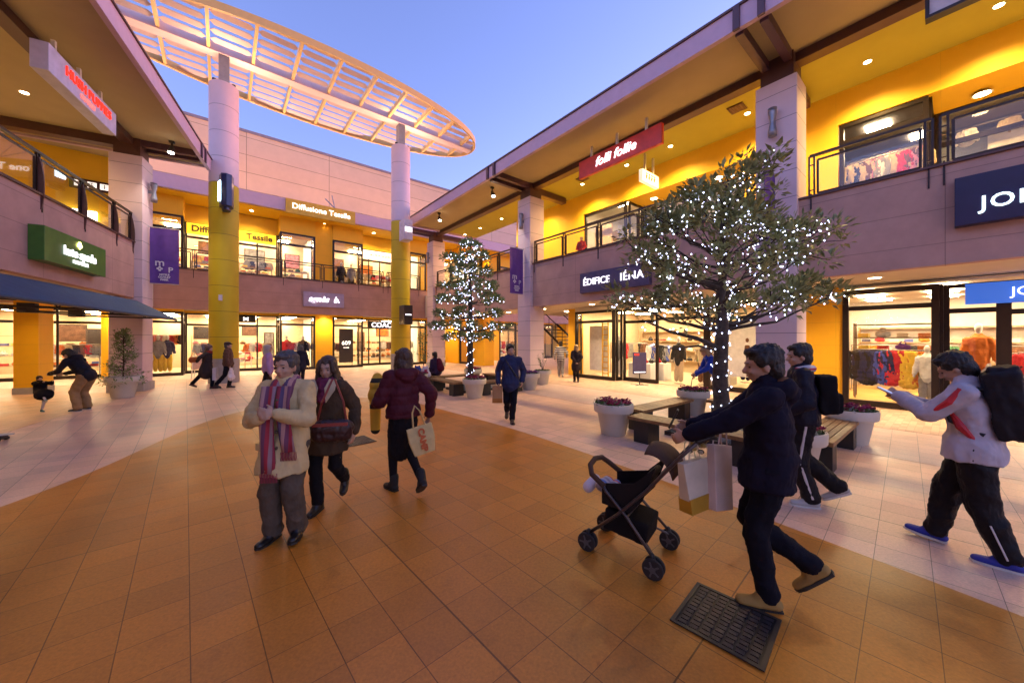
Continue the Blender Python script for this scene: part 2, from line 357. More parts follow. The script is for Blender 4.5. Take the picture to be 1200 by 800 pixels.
# ================================================================== COMMON BUILDING PIECES
def window(parent,fr_axis,plane,a0,a1,z0,z1,depth=.1,transom=None,mull=(),thick=.09,sill=.14,out=-1,door=False):
    """framed glazing in frame coords. fr_axis 0: plane is d (facade faces -d), spans s ; 1: plane is s, spans d"""
    def bx(mb,a,b,c,d,p0,p1):
        if fr_axis==0: mb.box(p0,p1,a,b,c,d)
        else: mb.box(a,b,p0,p1,c,d)
    f=MB(); p0,p1=plane,plane+depth
    bx(f,a0,a1,z1-thick,z1,p0,p1); bx(f,a0,a1,z0,z0+sill,p0,p1)
    bx(f,a0,a0+thick,z0+sill,z1-thick,p0,p1); bx(f,a1-thick,a1,z0+sill,z1-thick,p0,p1)
    if transom: bx(f,a0+thick,a1-thick,transom-.05,transom+.06,p0+.01,p1-.01)
    for m in mull: bx(f,m-.035,m+.035,z0+sill,z1-thick,p0+.02,p1-.02)
    o=part('window',f,M_frame,parent)
    g=MB(); q=plane+depth*.5
    bx(g,a0+thick,a1-thick,z0+sill,z1-thick,q-.004,q+.004); part('pane',g,M_glass,o)
    return o
def railing(fr,pts,z0,zt,parent_label,group,nrm,fins=True,gap=.06,glass=True,first=True,bot=.12):
    """pts: post positions along a straight line in frame coords (2d); nrm: outward 2d normal"""
    t=thing('balcony_railing',parent_label,'railing',(pts[0][0],pts[0][1],z0),fr,group=group)
    a=Vector((*pts[0],0)); b=Vector((*pts[-1],0)); dr=(b-a).normalized(); nr=Vector((*nrm,0))
    h=MB(); h.obox((a+b)/2+Vector((0,0,zt)),(b-a)/2+dr*.03,nr*.035,(0,0,.026)); part('handrail',h,M_rail,t)
    for p in pts:
        c=Vector((*p,0)); m=MB()
        for s in(-.045,.045): m.obox(c+dr*s+Vector((0,0,(z0+zt)/2-.05)),dr*.016,nr*.02,(0,0,(zt-z0)/2+.05))
        m.obox(c+nr*.06+Vector((0,0,z0-.16)),dr*.012,nr*.014,(0,0,.22))
        for zz in (z0+.15,zt-.2): m.obox(c+Vector((0,0,zz)),dr*.06,nr*.01,(0,0,.012))
        po=part('post',m,M_rail,t)
        if fins:
            f=MB(); P=[]
            for k in range(9):
                q=k/8; P.append((.02+.075*math.sin(PI*min(1,q*.9+.1))**.8,z0-.33+q*(zt-z0+.22)))
            poly=[c+nr*.02+Vector((0,0,P[0][1]))]+[c+nr*(.02+x)+Vector((0,0,z)) for x,z in P]+[c+nr*.02+Vector((0,0,P[-1][1]))]
            f.plate([q-dr*.015 for q in poly],.03); part('fin',f,mat('fin_wood',(.10,.04,.03),.45,var=.2),t)
    for i in range(len(pts)-1):
        p=Vector((*pts[i],0));q=Vector((*pts[i+1],0)); p=p+dr*(gap+.045);q=q-dr*(gap+.045); L=(q-p).length
        if L<.2: continue
        zb=z0+bot-.06; ztp=zt-.12; m=MB(); c=(p+q)/2
        m.obox(c+Vector((0,0,ztp)),dr*L/2,nr*.016,(0,0,.020)); m.obox(c+Vector((0,0,zb)),dr*L/2,nr*.016,(0,0,.020))
        m.obox(p+Vector((0,0,(ztp+zb)/2)),dr*.020,nr*.016,(0,0,(ztp-zb)/2)); m.obox(q+Vector((0,0,(ztp+zb)/2)),dr*.020,nr*.016,(0,0,(ztp-zb)/2))
        f=part('panel_frame',m,M_rail,t)
        if glass:
            g=MB(); g.obox(c+Vector((0,0,(ztp+zb)/2)),dr*(L/2-.014),nr*.004,(0,0,(ztp-zb)/2-.014)); part('pane',g,M_glass,f)
    return t
def sign(name,label,fr,c,right,w,h,t,face,texts=(),side=None,cat='sign',group=None,rods=0,rodlen=.4):
    """c = centre of the front face; front normal = right x up"""
    right=Vector(right);up=Vector((0,0,1)); nr=right.cross(up); c=Vector(c)
    T=thing(name,label,cat,(c.x,c.y,c.z-h/2),fr,group=group)
    b=MB(); b.obox(c-nr*(t/2),right*w/2,nr*t/2,up*h/2); part('panel',b,face,T,bevel=.008)
    for (tx,size,dx,dz,m,kw) in texts:
        part('lettering',textmb(tx,size,c+right*dx+up*dz+nr*.016,right,up,**kw),m,T)
    for i in range(rods):
        q=c-nr*(t/2)+right*(-w/2+w*(i+.5)/rods); r=MB(); r.obox(q+up*(h/2+rodlen/2),right*.035,nr*.03,up*rodlen/2); part('hanger',r,M_pot,T)
    return T
# ================================================================== RIGHT BUILDING (frame A: x=d away from plaza, y=s along facade)
RB=thing('shop_building','two storey right-hand building with mauve balcony band, cream overhanging roof and yellow shop walls','building',(10,-9,0),A)
P1,P2,P3=2.22,11.15,20.0
for s0 in (-6.7,P1,P2,P3):
    m=MB(); m.box(10,10.8,s0,s0+.8,.28,7.7); c=part('column',m,M_col,RB,bevel=.012)
    m=MB(); m.box(9.96,10.84,s0-.04,s0+.84,.0,.28); part('plinth',m,M_plinth,c,bevel=.01)
    m=MB(); m.box(10.08,10.72,s0+.08,s0+.72,7.7,8.3); part('capital',m,M_brown,c)
# band, slab, soffit
m=MB(); m.box(10.15,10.35,-9,P3,3.06,4.85); part('balcony_band',m,M_band,RB)
m=MB(); m.box(10.35,12.75,-9,21.8,3.12,4.55); part('floor_slab',m,M_ceil2,RB)
m=MB(); m.box(10.1,10.4,-9,P3,4.85,4.89); part('coping',m,M_brown,RB)
m=MB(); m.box(12.85,18.6,-9,11.5,3.12,4.5); part('floor_slab',m,M_white,RB)
# roof
m=MB(); m.box(8.3,18.6,-9,15.4,8.31,8.58); m.box(8.3,12.9,15.4,19.7,8.31,8.58); m.box(8.3,8.42,-9,19.7,8.14,8.31); m.box(8.42,12.9,19.6,19.7,8.2,8.31)
rf=part('roof',m,M_fascia,RB)
m=MB(); m.box(8.26,18.7,-9,15.45,8.58,8.63); m.box(8.26,12.95,15.45,19.75,8.58,8.63); part('coping',m,M_brown,rf)
m=MB(); m.box(8.42,10.25,-9,19.6,8.29,8.305); part('soffit',m,M_ceil,RB)
m=MB(); m.box(10.25,12.9,-9,19.6,8.29,8.305); part('soffit',m,mat('gallery_soffit',(.36,.29,.03),.8,var=.04,scale=2),RB)
m=MB(); m.box(10.25,10.55,-9,P3+.7,8.08,8.288); part('beam',m,M_brown,RB)
for s0 in (-6.7,P1,P2,P3):
    c=s0+.4
    m=MB(); m.prism([(10.55,c-.15),(12.5,c-.15),(12.5,c+.15),(10.55,c+.15)],8.02,8.286); part('beam',m,M_brown,RB,bevel=.03)
    for q in(-.22,.22):
        m=MB(); m.box(8.44,10.08,c+q-.075,c+q+.075,8.08,8.288); m.box(8.23,8.30,c+q-.06,c+q+.06,8.1,8.6); part('bracket',m,mat('bracket_purple',(.075,.03,.045),.45),RB)
# upper wall
def wallseg(name,parent,axis,p0,p1,a0,a1,z0,z1,m):
    mb=MB()
    if axis==0: mb.box(p0,p1,a0,a1,z0,z1)
    else: mb.box(a0,a1,p0,p1,z0,z1)
    return part(name,mb,m,parent)
Wm=MB()
Wm.box(12.8,12.98,10.62,15.4,4.55,8.29); Wm.box(12.8,12.98,1.96,4.2,4.55,8.29); Wm.box(12.8,12.98,8.41,10.62,7.36,8.29); Wm.box(12.8,12.98,.36,1.96,7.42,8.29)
Wm.box(12.8,12.98,-9,.36,7.42,8.29); Wm.box(12.8,12.98,4.2,8.41,7.36,8.29); Wm.box(12.98,18.6,15.25,15.4,4.55,8.3)
part('upper_wall',Wm,M_yelup,RB)
window(RB,0,12.83,8.45,10.60,4.56,7.34,transom=6.87)
window(RB,0,12.83,.38,1.94,4.56,7.40,transom=6.92)
# recessed entrances upstairs
for (a0,a1,zt) in ((4.2,8.41,7.36),(-9,.36,7.42)):
    m=MB(); m.box(12.98,14.2,a0,a1,zt,zt+.06); part('recess_ceiling',m,M_yelup,RB)
    mull=[a0+(a1-a0)*k/5 for k in range(1,5)] if a1-a0>3 else []
    window(RB,0,14.1,a0+.02,a1-.02,4.56,zt,transom=6.6,mull=mull)
    window(RB,1,a1-.03,12.98,14.08,4.56,zt,transom=6.87,depth=.06) if a1==.36 else None
m=MB(); m.box(12.94,14.1,8.38,8.44,4.56,4.7); part('return_frame',m,M_frame,RB)
window(RB,1,8.36,12.96,14.08,4.56,7.34,transom=6.87,depth=.06)
def room(parent,name,d0,d1,s0,s1,z0,z1,lights,mw=M_white,mf=M_shopfloor,open_side='d0',st=None,backcol=None,light_label=''):
    """interior shell as part(s) of the building; lights in the ceiling are things"""
    m=MB(); m.box(d0,d1,s0,s1,z0+.008,z0+.02); r=part('shop_floor',m,mf,parent)
    m=MB(); t=.05
    if open_side!='d1': m.box(d1-t,d1,s0+t,s1-t,z0+.02,z1-t)
    if open_side=='s0': m.box(d0,d0+t,s0,s1,z0+.02,z1-t); m.box(d0+t,d1,s1-t,s1,z0+.02,z1-t)
    else: m.box(d0,d1,s0,s0+t,z0+.02,z1-t); m.box(d0,d1-0,s1-t,s1,z0+.02,z1-t)
    m.box(d0,d1,s0,s1,z1-t,z1-.005)
    part('interior_wall',m,backcol or mw,parent)
LAMPN=0
def panel_lights(fr,pts,z,size,label,group,m=None):
    proto=None
    for (x,y) in pts:
        if proto is None:
            mb=MB(); mb.box(-size[0],size[0],-size[1],size[1],-.02,0)
            proto=single('ceiling_light',mb,m or E_shop,label,'ceiling light',(0,0,0),W,group=group); o=proto
        else: o=dup(proto)
        o.location=fr.w((x,y,z)); o.rotation_euler=(0,0,fr.a)
SHW=mat('warm_shop_wall',(.60,.44,.27),.8,var=.05)
room(RB,'edifice',12.93,18.5,3.3,11.4,0,3.1,None,backcol=SHW)
panel_lights(A,[(d,s) for d in(13.8,15.6,17.2) for s in(4.6,6.7,8.6,10.3)],3.03,(.28,.28),'square lit ceiling panel inside the boutique behind the larger tree','boutique ceiling panels')
room(RB,'john',12.93,18.5,-8,2.6,0,3.1,None,backcol=mat('warm_shop_wall2',(.74,.64,.54),.8,var=.05),mf=mat('amber_floor',(.60,.33,.09),.35,var=.15))
panel_lights(A,[(d,s) for d in(13.7,15.4,17.2) for s in(-3.4,-1.6,.2,1.6)],3.03,(.28,.28),'square lit ceiling panel inside the knitwear shop at the right edge','knitwear shop ceiling panels')
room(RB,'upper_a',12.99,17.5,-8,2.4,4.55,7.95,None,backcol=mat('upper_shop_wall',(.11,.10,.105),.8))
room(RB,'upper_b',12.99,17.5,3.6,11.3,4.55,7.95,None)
panel_lights(A,[(15,-2.4),(15,-.6),(14.8,1.4),(16.4,.6)],7.88,(.25,.25),'square lit ceiling panel in the upstairs shop at the right edge','upstairs right ceiling panels')
panel_lights(A,[(14.9,5.3),(14.9,7.3),(14.2,9.6),(15.8,9.2)],7.88,(.25,.25),'square lit ceiling panel in the upstairs shop behind the tree','upstairs tree-side ceiling panels')
# ground floor wall right building
for s0,s1 in((1.86,3.6),(10.77,11.55)):
    G=MB(); G.box(12.8,12.95,s0,s1,.02,3.12); part('yellow_wall',G,M_yel,RB)
G=MB(); G.box(12.8,13.6,18.62,20.3,.02,3.12); part('yellow_pier',G,M_yel,RB)
G=MB(); G.box(12.8,14.4,21.7,23.6,.02,3.12); part('yellow_pier',G,M_yel,RB)
window(RB,0,12.86,20.3,21.7,.02,3.0,transom=2.5,mull=(20.7,))
G=MB(); G.box(11.57,11.7,13.4,14,0,.1)
window(RB,0,12.7,.22,1.86,.02,2.98,transom=2.5,thick=.12,depth=.12)
window(RB,1,.16,12.82,13.15,.02,2.98,transom=2.5,depth=.06)
window(RB,0,13.1,-.66,.16,.02,2.98,transom=2.36,mull=())
window(RB,0,13.1,-2.4,-.66,.02,2.98,transom=2.30,mull=(-1.55,),thick=.11)
window(RB,0,13.1,-6.5,-2.4,.02,2.98,transom=2.4,mull=(-3.7,-5))
# EDIFICE bay
window(RB,0,12.35,8.69,10.75,.02,2.92,transom=2.45,thick=.1,depth=.12)
m=MB(); m.box(12.36,12.8,8.69,10.75,2.92,3.1); part('bay_head',m,M_ceil2,RB)
window(RB,1,8.62,12.47,12.86,.02,2.92,transom=2.45,depth=.06)
window(RB,1,10.72,12.47,12.80,.02,2.92,transom=2.45,depth=.03)
window(RB,0,12.86,7.1,8.6,.02,2.92,transom=2.4,thick=.08)
m=MB(); m.box(12.86,12.96,5.35,7.1,2.42,2.52); m.box(12.86,12.96,5.35,7.1,2.86,2.95); m.box(12.86,12.96,5.31,5.43,.02,2.9); part('door_frame',m,M_frame,RB)
window(RB,0,12.86,3.62,5.31,.02,2.92,transom=2.4)
m=MB(); m.box(12.86,12.95,3.6,8.6,2.95,3.11); part('head_panel',m,M_ceil2,RB)
# passage walls and stair between shops
m=MB(); m.box(12.95,19.5,11.4,11.55,.02,3.12); m.box(18,18.15,11.55,15.3,.02,4.5); part('passage_wall',m,mat('passage_wall_paint',(.35,.22,.12),.8),RB)
m=MB(); m.box(12.8,18,11.55,15.35,3.12,4.5); part('floor_slab',m,M_ceil2,RB)
ST=thing('staircase','dark open staircase climbing inside the passage beside the boutique','staircase',(14.5,11.8,0),A)
for i in range(12):
    m=MB(); m.box(14.3,15.7,11.75+i*.27,12.05+i*.27,.22+i*.2,.26+i*.2); part('step',m,mat('stair_tread',(.12,.07,.05),.6),ST)
m=MB()
for d in(14.25,15.72): m.tube([(d,11.7,.1),(d,15.1,2.6)],.06,6); m.tube([(d,11.7,1.05),(d,15.1,3.5)],.028,6)
for i in range(7): m.tube([(14.25,11.8+i*.5,.15+i*.37),(14.25,11.8+i*.5,1.1+i*.36)],.018,6)
part('stringer',m,M_rail,ST)
panel_lights(A,[(13.6,12.3),(15.2,13)],3.11,(.12,.12),'small lit panel over the passage with the staircase','passage ceiling panels')
# railings right
railing(A,[(10.2,s) for s in(-6.2,-4.7,-3.1,-1.5,.12)],4.87,5.78,'glazed balcony railing at the right edge above the dark blue shop sign',None,(-1,0),fins=False)
railing(A,[(10.2,s) for s in(.3,2.0)],4.87,5.78,'short framed balcony railing right of the big square column',None,(-1,0),fins=False)
railing(A,[(10.2,s) for s in(3.3,4.7,6.2,7.78,9.42,11.05)],4.87,5.78,'long framed balcony railing running behind the larger tree',None,(-1,0),fins=False)
railing(A,[(10.2,s) for s in(12.1,13.6,15.1,16.6,18.1,19.8)],4.87,5.78,'framed balcony railing behind the smaller tree',None,(-1,0),fins=False)
# ================================================================== REAR BUILDING (faces -s at s=21.8)
RR=thing('shop_building','rear two storey building with tall panelled back wall, bright yellow galleries and mauve band','building',(0,21.8,0),A)
x0,x1=-30,40
m=MB(); m.box(x0,9.95,21.8,22.0,3.06,4.85); m.box(11.5,x1,21.8,22.0,3.06,4.85);m.box(9.95,11.5,21.8,22,3.06,4.85); part('balcony_band',m,M_bandr,RR)
m=MB(); m.box(x0,x1,21.76,22.04,4.85,4.89); part('coping',m,M_brown,RR)
m=MB(); m.box(x0,x1,22.0,29,3.12,4.55); part('floor_slab',m,M_ceil2,RR)
m=MB(); m.box(x0,x1,21.8,22.0,8.38,9.0); m.box(x0,x1,22.0,26,8.5,8.9); f=part('fascia',m,mat('rear_fascia',(.56,.40,.52),.6,var=.04),RR)
m=MB(); m.box(x0,x1,22.0,23.8,8.36,8.5); part('soffit',m,M_yelup,RR)
m=MB(); m.box(x0,x1,26,26.4,8.9,13.75); tw=part('tall_wall',m,M_tall,RR)
m=MB(); m.box(x0,x1,25.95,26.45,13.75,13.9); part('coping',m,mat('wall_cap',(.22,.2,.26),.5),tw)
m=MB(); m.box(x0,x1,29,29.2,0,8.9); part('back_wall',m,M_white,RR)
def rear_level(z0,zt,zs,tr,rec_mull,soff):
    # bays project to s=22.8, recesses sit at s=23.8
    bays=[(-2.9,-1.4),(2.43,4.12),(5.03,6.72),(9.7,10.9),(13.4,15.0),(17.2,18.9),(21.5,23.2)]
    for a,b in bays:
        window(RR,1,22.8,a,b,z0+.01,zt,transom=tr,thick=.09,depth=.1)
        window(RR,0,b-.05,22.92,23.8,z0+.01,zt,transom=tr,depth=.05)
        window(RR,0,a,22.92,23.8,z0+.01,zt,transom=tr,depth=.05)
        m=MB(); m.box(a,b,22.8,23.95,zt,zs); part('bay_head',m,M_yelup,RR)
    for a,b in ((4.12,5.03),(-4.0,-2.9),(10.9,11.6),(16.2,17.2),(25,26.5)):
        m=MB(); m.box(a+.01,b-.01,22.84,24,z0+.01,zs); part('yellow_pier',m,M_yel,RR)
    for a,b,mu in ((-1.4,2.43,(-.4,.55,1.5)),(6.72,9.7,(7.4,8.1,8.9)),(11.6,13.4,(12.5,)),(15.0,16.2,()),(18.9,21.5,(19.8,20.6)),(-6.2,-4.0,(-5.4,)),(-12,-6.2,(-7.4,-8.8,-10.2)),(-24,-12,(-14,-16,-18,-20))):
        window(RR,1,23.85,a,b,z0+.01,zt,transom=tr-.08,mull=mu,thick=.07,depth=.09)
        m=MB(); m.box(a,b,23.85,23.98,zt,zs); part('head_wall',m,M_yelup,RR)
rear_level(0,3.0,3.115,2.5,None,None)
rear_level(4.55,7.5,8.36,6.85,None,None)
room(RR,'rear_l',-24,28,23.95,28.9,0,3.1,None,open_side='s0',backcol=SHW)
room(RR,'rear_u',-24,28,23.95,28.9,4.55,8.3,None,open_side='s0',backcol=SHW)
for z in (3.03,8.22):
    panel_lights(A,[(d,s) for s in(24.8,26.6,28.2) for d in (-13,-10,-7.2,-5,-2.2,-.4,1.4,3.2,5.4,7.6,9.6,12.2,15,18,21)],z,(.3,.3),'square lit ceiling panel %s the rear shops'%('inside' if z<4 else 'upstairs in'),'rear ceiling panels %s'%('below' if z<4 else 'above'))
# dividing walls in the rear shops
m=MB()
for d in(-4,4.5,10.9,16.6):
    for z0,z1 in((.02,3.04),(4.57,8.2)): m.box(d-.06,d+.06,24.05,28.8,z0,z1)
part('partition',m,M_white,RR)
railing(A,[(d,21.86) for d in(-2.6,-1.0,-.2)],4.87,5.78,'framed railing of the rear gallery left of the round column',None,(0,-1),fins=False,glass=False)
railing(A,[(d,21.86) for d in(.45,2.47,4.29,6.17,7.6)],4.87,5.78,'long framed railing of the rear gallery between the round columns',None,(0,-1),fins=False,glass=False)
railing(A,[(d,21.86) for d in(7.9,9.9)],4.87,5.78,'framed railing of the rear gallery right of the far round column',None,(0,-1),fins=False,glass=False)
railing(A,[(d,21.86) for d in(12.9,14.6,16.3,18,19.7)],4.87,5.78,'framed railing of the rear gallery seen beyond the smaller tree',None,(0,-1),fins=False,glass=False)
# ================================================================== ROUND COLUMNS + CANOPY
for (d,lab) in ((.07,'near round column, olive yellow below and pale above, with a blue lamp'),(7.3,'far round column, olive yellow below and pale above, beside the black box sign')):
    t=thing('round_column',lab,'column',(d,18.3,0),A); r=.475
    m=MB(); m.lathe([(r+.02,0),(r+.02,.95)],40,(d,18.3,0)); part('plinth',m,M_plinth,t,smooth=False)
    m=MB(); m.lathe([(r,.95),(r,7.78)],48,(d,18.3,0)); o=part('shaft',m,M_ycol,t,smooth=True)
    m=MB(); m.lathe([(r,7.78),(r,11.7),(r-.03,11.73)],48,(d,18.3,0)); o=part('shaft',m,M_lcol,t,smooth=True)
    m=MB(); m.box(d-.17,d+.17,18.13,18.47,11.73,12.9); part('post',m,mat('post_grey',(.28,.29,.33),.5),t)
for o in list(bpy.data.objects):
    if o.name.startswith('shaft'):
        e=o.modifiers.new('es','EDGE_SPLIT'); e.split_angle=R(50)
CN=thing('louvre_canopy','large pointed oval louvred canopy held over the plaza by two round columns','canopy',(3.7,18.3,12.9),A)
cc,ca,cb=3.7,8.0,2.85
M_can=mat('canopy_paint',(.78,.58,.56),.55,var=.04); M_rib=mat('canopy_rib_paint',(.80,.50,.16),.55,var=.04)
m=MB(); m.box(cc-ca+.15,cc+ca-.15,18.08,18.52,12.9,13.25); part('main_beam',m,M_can,CN,bevel=.01)
ring=MB(); pr=[]
N=96
for k in range(N):
    a=2*PI*k/N; 
    ex=ca*math.cos(a); ey=cb*abs(math.sin(a))**.92*(1 if math.sin(a)>=0 else -1); pr.append((cc+ex,18.3+ey))
for k in range(N):
    p,q=pr[k],pr[(k+1)%N]; c0=Vector((cc,18.3,0)); P=Vector((*p,0));Q=Vector((*q,0))
    def inw(v): 
        n_=Vector(((v.x-cc)/ca**2,(v.y-18.3)/cb**2,0)).normalized(); return v-n_*.10
    Pi,Qi=inw(P),inw(Q); z0,z1=12.92,13.2
    ring.add([(P.x,P.y,z0),(Q.x,Q.y,z0),(Qi.x,Qi.y,z0),(Pi.x,Pi.y,z0),(P.x,P.y,z1),(Q.x,Q.y,z1),(Qi.x,Qi.y,z1),(Pi.x,Pi.y,z1)],[(0,3,2,1),(4,5,6,7),(0,1,5,4),(2,3,7,6)])
part('rim',ring,M_rib,CN)
ribs=[cc+1.4*k+.1 for k in range(-5,6)]
def halfw(x): 
    q=1-((x-cc)/ca)**2
    return cb*(max(0,q)**.5)**.92
for x in ribs:
    w=halfw(x)-.06
    for sg in(-1,1):
        m=MB(); m.box(x-.05,x+.05,18.3+sg*.22,18.3+sg*w,12.95,13.2); part('rib',m,M_rib,CN)
xs=[cc-ca]+ribs+[cc+ca]
for i in range(len(xs)-1):
    for sg in(-1,1):
        for k in range(5):
            y=.22+ (cb-.3)*(k+.75)/5.1
            a,b=xs[i]+.06,xs[i+1]-.06
            # clip to outline
            def ok(x): return halfw(x)-.12>y
            n_=24; good=[a+(b-a)*j/n_ for j in range(n_+1) if ok(a+(b-a)*j/n_)]
            if len(good)<5: continue
            a2,b2=good[0],good[-1]; L=b2-a2
            bl=MB(); e=.13 if L>.5 else .05
            yy=18.3+sg*y; w=.105; tl=.07
            # blade: spindle-ended thin aerofoil
            top=[(a2,0),(a2+e,w),(b2-e,w),(b2,0),(b2-e,-w),(a2+e,-w)]
            vs=[]
            for zz in(.012,-.012):
                for (px,py) in top: vs.append((px,yy+py,13.08-py*.35+zz))
            bl.add(vs,[(0,1,2,3,4,5),(11,10,9,8,7,6)]+[(j+6,(j+1)%6+6,(j+1)%6,j) for j in range(6)])
            part('louvre_blade',bl,M_can,CN)
# ================================================================== LEFT BUILDING (frame B, plaza side = +d)
LB=thing('shop_building','two storey left-hand building with mauve balcony band and wide cream roof overhang','building',(-5.5,-6,0),B)
for s0 in(-1.8,7.2,16.05):
    m=MB(); m.box(-6.1,-5.3,s0,s0+.8,.28,7.7); c=part('column',m,M_col,LB,bevel=.012)
    m=MB(); m.box(-6.14,-5.26,s0-.04,s0+.84,0,.28); part('plinth',m,M_plinth,c,bevel=.01)
    m=MB(); m.box(-6.02,-5.38,s0+.08,s0+.72,7.7,8.3); part('capital',m,M_brown,c)
m=MB(); m.box(-5.7,-5.5,-9,16.05,3.06,4.85); part('balcony_band',m,M_band,LB)
m=MB(); m.box(-5.74,-5.46,-9,16.05,4.85,4.89); part('coping',m,M_brown,LB)
slab=[tuple(B.w(p)[:2]) for p in((-5.7,-9),(-5.7,16.86),(-20,16.86),(-20,-9))]
def toB(p): # world -> frame B
    return (p[0]*B.c+p[1]*B.s,-p[0]*B.s+p[1]*B.c)
def A2B(d,s): 
    w=A.w((d,s,0)); return toB(w)
m=MB(); m.prism([(-5.7,-9),(-5.7,16.86),A2B(-2.3,21.78),A2B(-28,21.78),(-24,-9)],3.12,4.5); part('floor_slab',m,M_ceil2,LB)
m=MB(); m.box(-13.9,-3.85,-9,17.5,8.31,8.58); m.box(-3.97,-3.85,-9,17.5,8.14,8.31); m.box(-13.9,-3.97,17.4,17.5,8.22,8.31); rf=part('roof',m,M_fascia,LB)
m=MB(); m.box(-13.9,-3.81,-9,17.54,8.58,8.62); part('coping',m,M_brown,rf)
m=MB(); m.prism([(-3.97,-9),(-3.97,17.4),(-5.9,17.4),A2B(-3.3,21.75),A2B(-20,21.75),(-24,-9)],8.29,8.305); part('soffit',m,M_ceil,LB)
m=MB(); m.box(-5.85,-5.55,-9,16.7,8.08,8.288); part('beam',m,M_brown,LB)
for s0 in(-1.8,7.2,16.05):
    c=s0+.4
    m=MB(); m.box(-13,-5.85,c-.15,c+.15,8.02,8.286); part('beam',m,M_brown,LB)
    for q in(-.22,.22):
        m=MB(); m.box(-5.38,-3.99,c+q-.075,c+q+.075,8.08,8.288); m.box(-3.85,-3.80,c+q-.06,c+q+.06,8.1,8.6); part('bracket',m,mat('bracket_purple',(.075,.03,.045)),LB)
m=MB()
w0=A2B(-3.2,19.3);w1=A2B(-24,19.3);w2=A2B(-24,19.5);w3=A2B(-3.2,19.5)
m.prism([w0,w1,w2,w3],4.5,8.29); part('end_wall',m,M_yelup,LB)
m=MB(); m.box(-13.9,-13.7,-9,15,4.5,8.29); part('inner_wall',m,M_yelup,LB)
w0=A2B(-24.2,22.0)
m=MB(); m.box(-14.4,-14.2,-9,13,0,3.12); part('inner_wall',m,M_yel,LB)
# yellow pillars under the left gallery
for (d,s) in((-8.5,16.9),(-8.5,12.2)):
    m=MB(); m.box(d,d+.52,s,s+.7,.2,3.12); c=part('pillar',m,M_yel,LB)
    m=MB(); m.box(d-.02,d+.54,s-.02,s+.72,0,.2); part('plinth',m,M_plinth,c)
railing(B,[(-5.56,s) for s in(2,4.2,6.4,8.6,10.15,11.75,13.35,14.95,15.98)],4.87,5.80,'left gallery railing with curved brown fins above the green sign',None,(1,0),fins=True)
# blue awning
AW=thing('awning','long dark blue fabric awning under the left balcony band','awning',(-5.4,12,2.9),B)
m=MB(); m.add([(-5.42,5,2.96),(-5.42,16.0,2.96),(-4.5,16.3,2.40),(-4.5,5,2.44),(-5.42,5,2.93),(-5.42,16.0,2.93),(-4.5,16.3,2.37),(-4.5,5,2.41)],[(3,2,1,0),(4,5,6,7),(0,1,5,4),(1,2,6,5),(2,3,7,6),(3,0,4,7)]); part('canvas',m,mat('blue_canvas',(.035,.075,.14),.8,bump=.2,bscale=120),AW)
for s in(6.4,9.1,11.4,13.6,15.6):
    m=MB(); m.tube([(-6.6,s,2.42),(-4.55,s,2.38)],.025,6); m.tube([(-5.5,s,2.9),(-5.1,s,2.4)],.014,6); m.tube([(-5.1,s,2.4),(-4.9,s,2.62)],.014,6);m.tube([(-4.9,s,2.62),(-4.7,s,2.4)],.014,6)
    m.box(-6.75,-6.45,s-.08,s+.08,2.38,2.62); part('truss_arm',m,M_black,AW)
m=MB(); m.tube([(-4.52,5,2.40),(-4.52,16.3,2.36)],.022,8); m.tube([(-6.6,5,2.42),(-6.6,16,2.42)],.02,6); part('front_bar',m,M_black,AW)
# ================================================================== SIGNS
RT=(0,-1,0)   # reading direction on the right facade (frame A)
RE=(1,0,0)    # rear facade (frame A)
LT=(0,1,0)    # left facade (frame B)
WL=emit('lit_white_letter',(1,.96,1),1.5)
def glow(n,c,s): return emit(n,c,s)
sign('shop_sign','red hanging sign with white lit script under the right roof overhang',A,(9.45,6.57,7.43),RT,2.95,.57,.12,mat('red_sign_face',(.62,.04,.015),.4),
     [('folli follie',.40,-.05,0,WL,dict(shear=.25,off=.003))],rods=3,rodlen=.36)
sign('shop_sign','muted blue violet sign reading ÉDIFICE IÉNA on the right balcony band',A,(9.98,7.12,3.70),RT,2.68,.70,.16,mat('violet_sign_face',(.085,.065,.13),.5),
     [('ÉDIFICE',.33,-.62,0,WL,dict(off=.0)),('IÉNA',.36,.75,0,WL,dict(off=.0,sp=1.1))])
sign('shop_sign','large dark navy sign reading JOHN on the balcony band at the right edge',A,(9.96,-2.0,4.10),RT,4.0,.84,.2,mat('navy_sign_face',(.016,.012,.055),.4),
     [('JOHN BROS',.31,-1.73,-.10,glow('cool_letter',(.75,.95,1),1.6),dict(off=.004,sp=1.12,align='LEFT'))])
sign('shop_sign','bright blue sign above the glass door of the shop at the right edge',A,(12.98,-1.75,2.72),RT,3.2,.46,.05,emit('blue_lit_face',(.03,.12,.55),.9),
     [('JOHN BROS',.26,-1.0,.0,WL,dict(off=.0,align='LEFT'))])
sign('shop_sign','white faced hanging sign in a dark frame at the top right corner',A,(9.45,-1.2,7.55),RT,3.0,.62,.12,mat('pale_face',(.6,.55,.6),.5))
t=bpy.data.objects['shop_sign.004'] if 'shop_sign.004' in bpy.data.objects else None
if t:
    m=MB()
    for z0,z1 in((7.21,7.26),(7.84,7.89)): m.box(9.40,9.58,-2.72,.32,z0,z1)
    for s in(-2.72,.27): m.box(9.40,9.58,s,s+.05,7.26,7.84)
    part('frame',m,M_frame,t)
    for s in(-2,-.4):
        m=MB(); m.box(9.5,9.54,s,s+.05,7.89,8.29); part('hanger',m,M_frame,t)
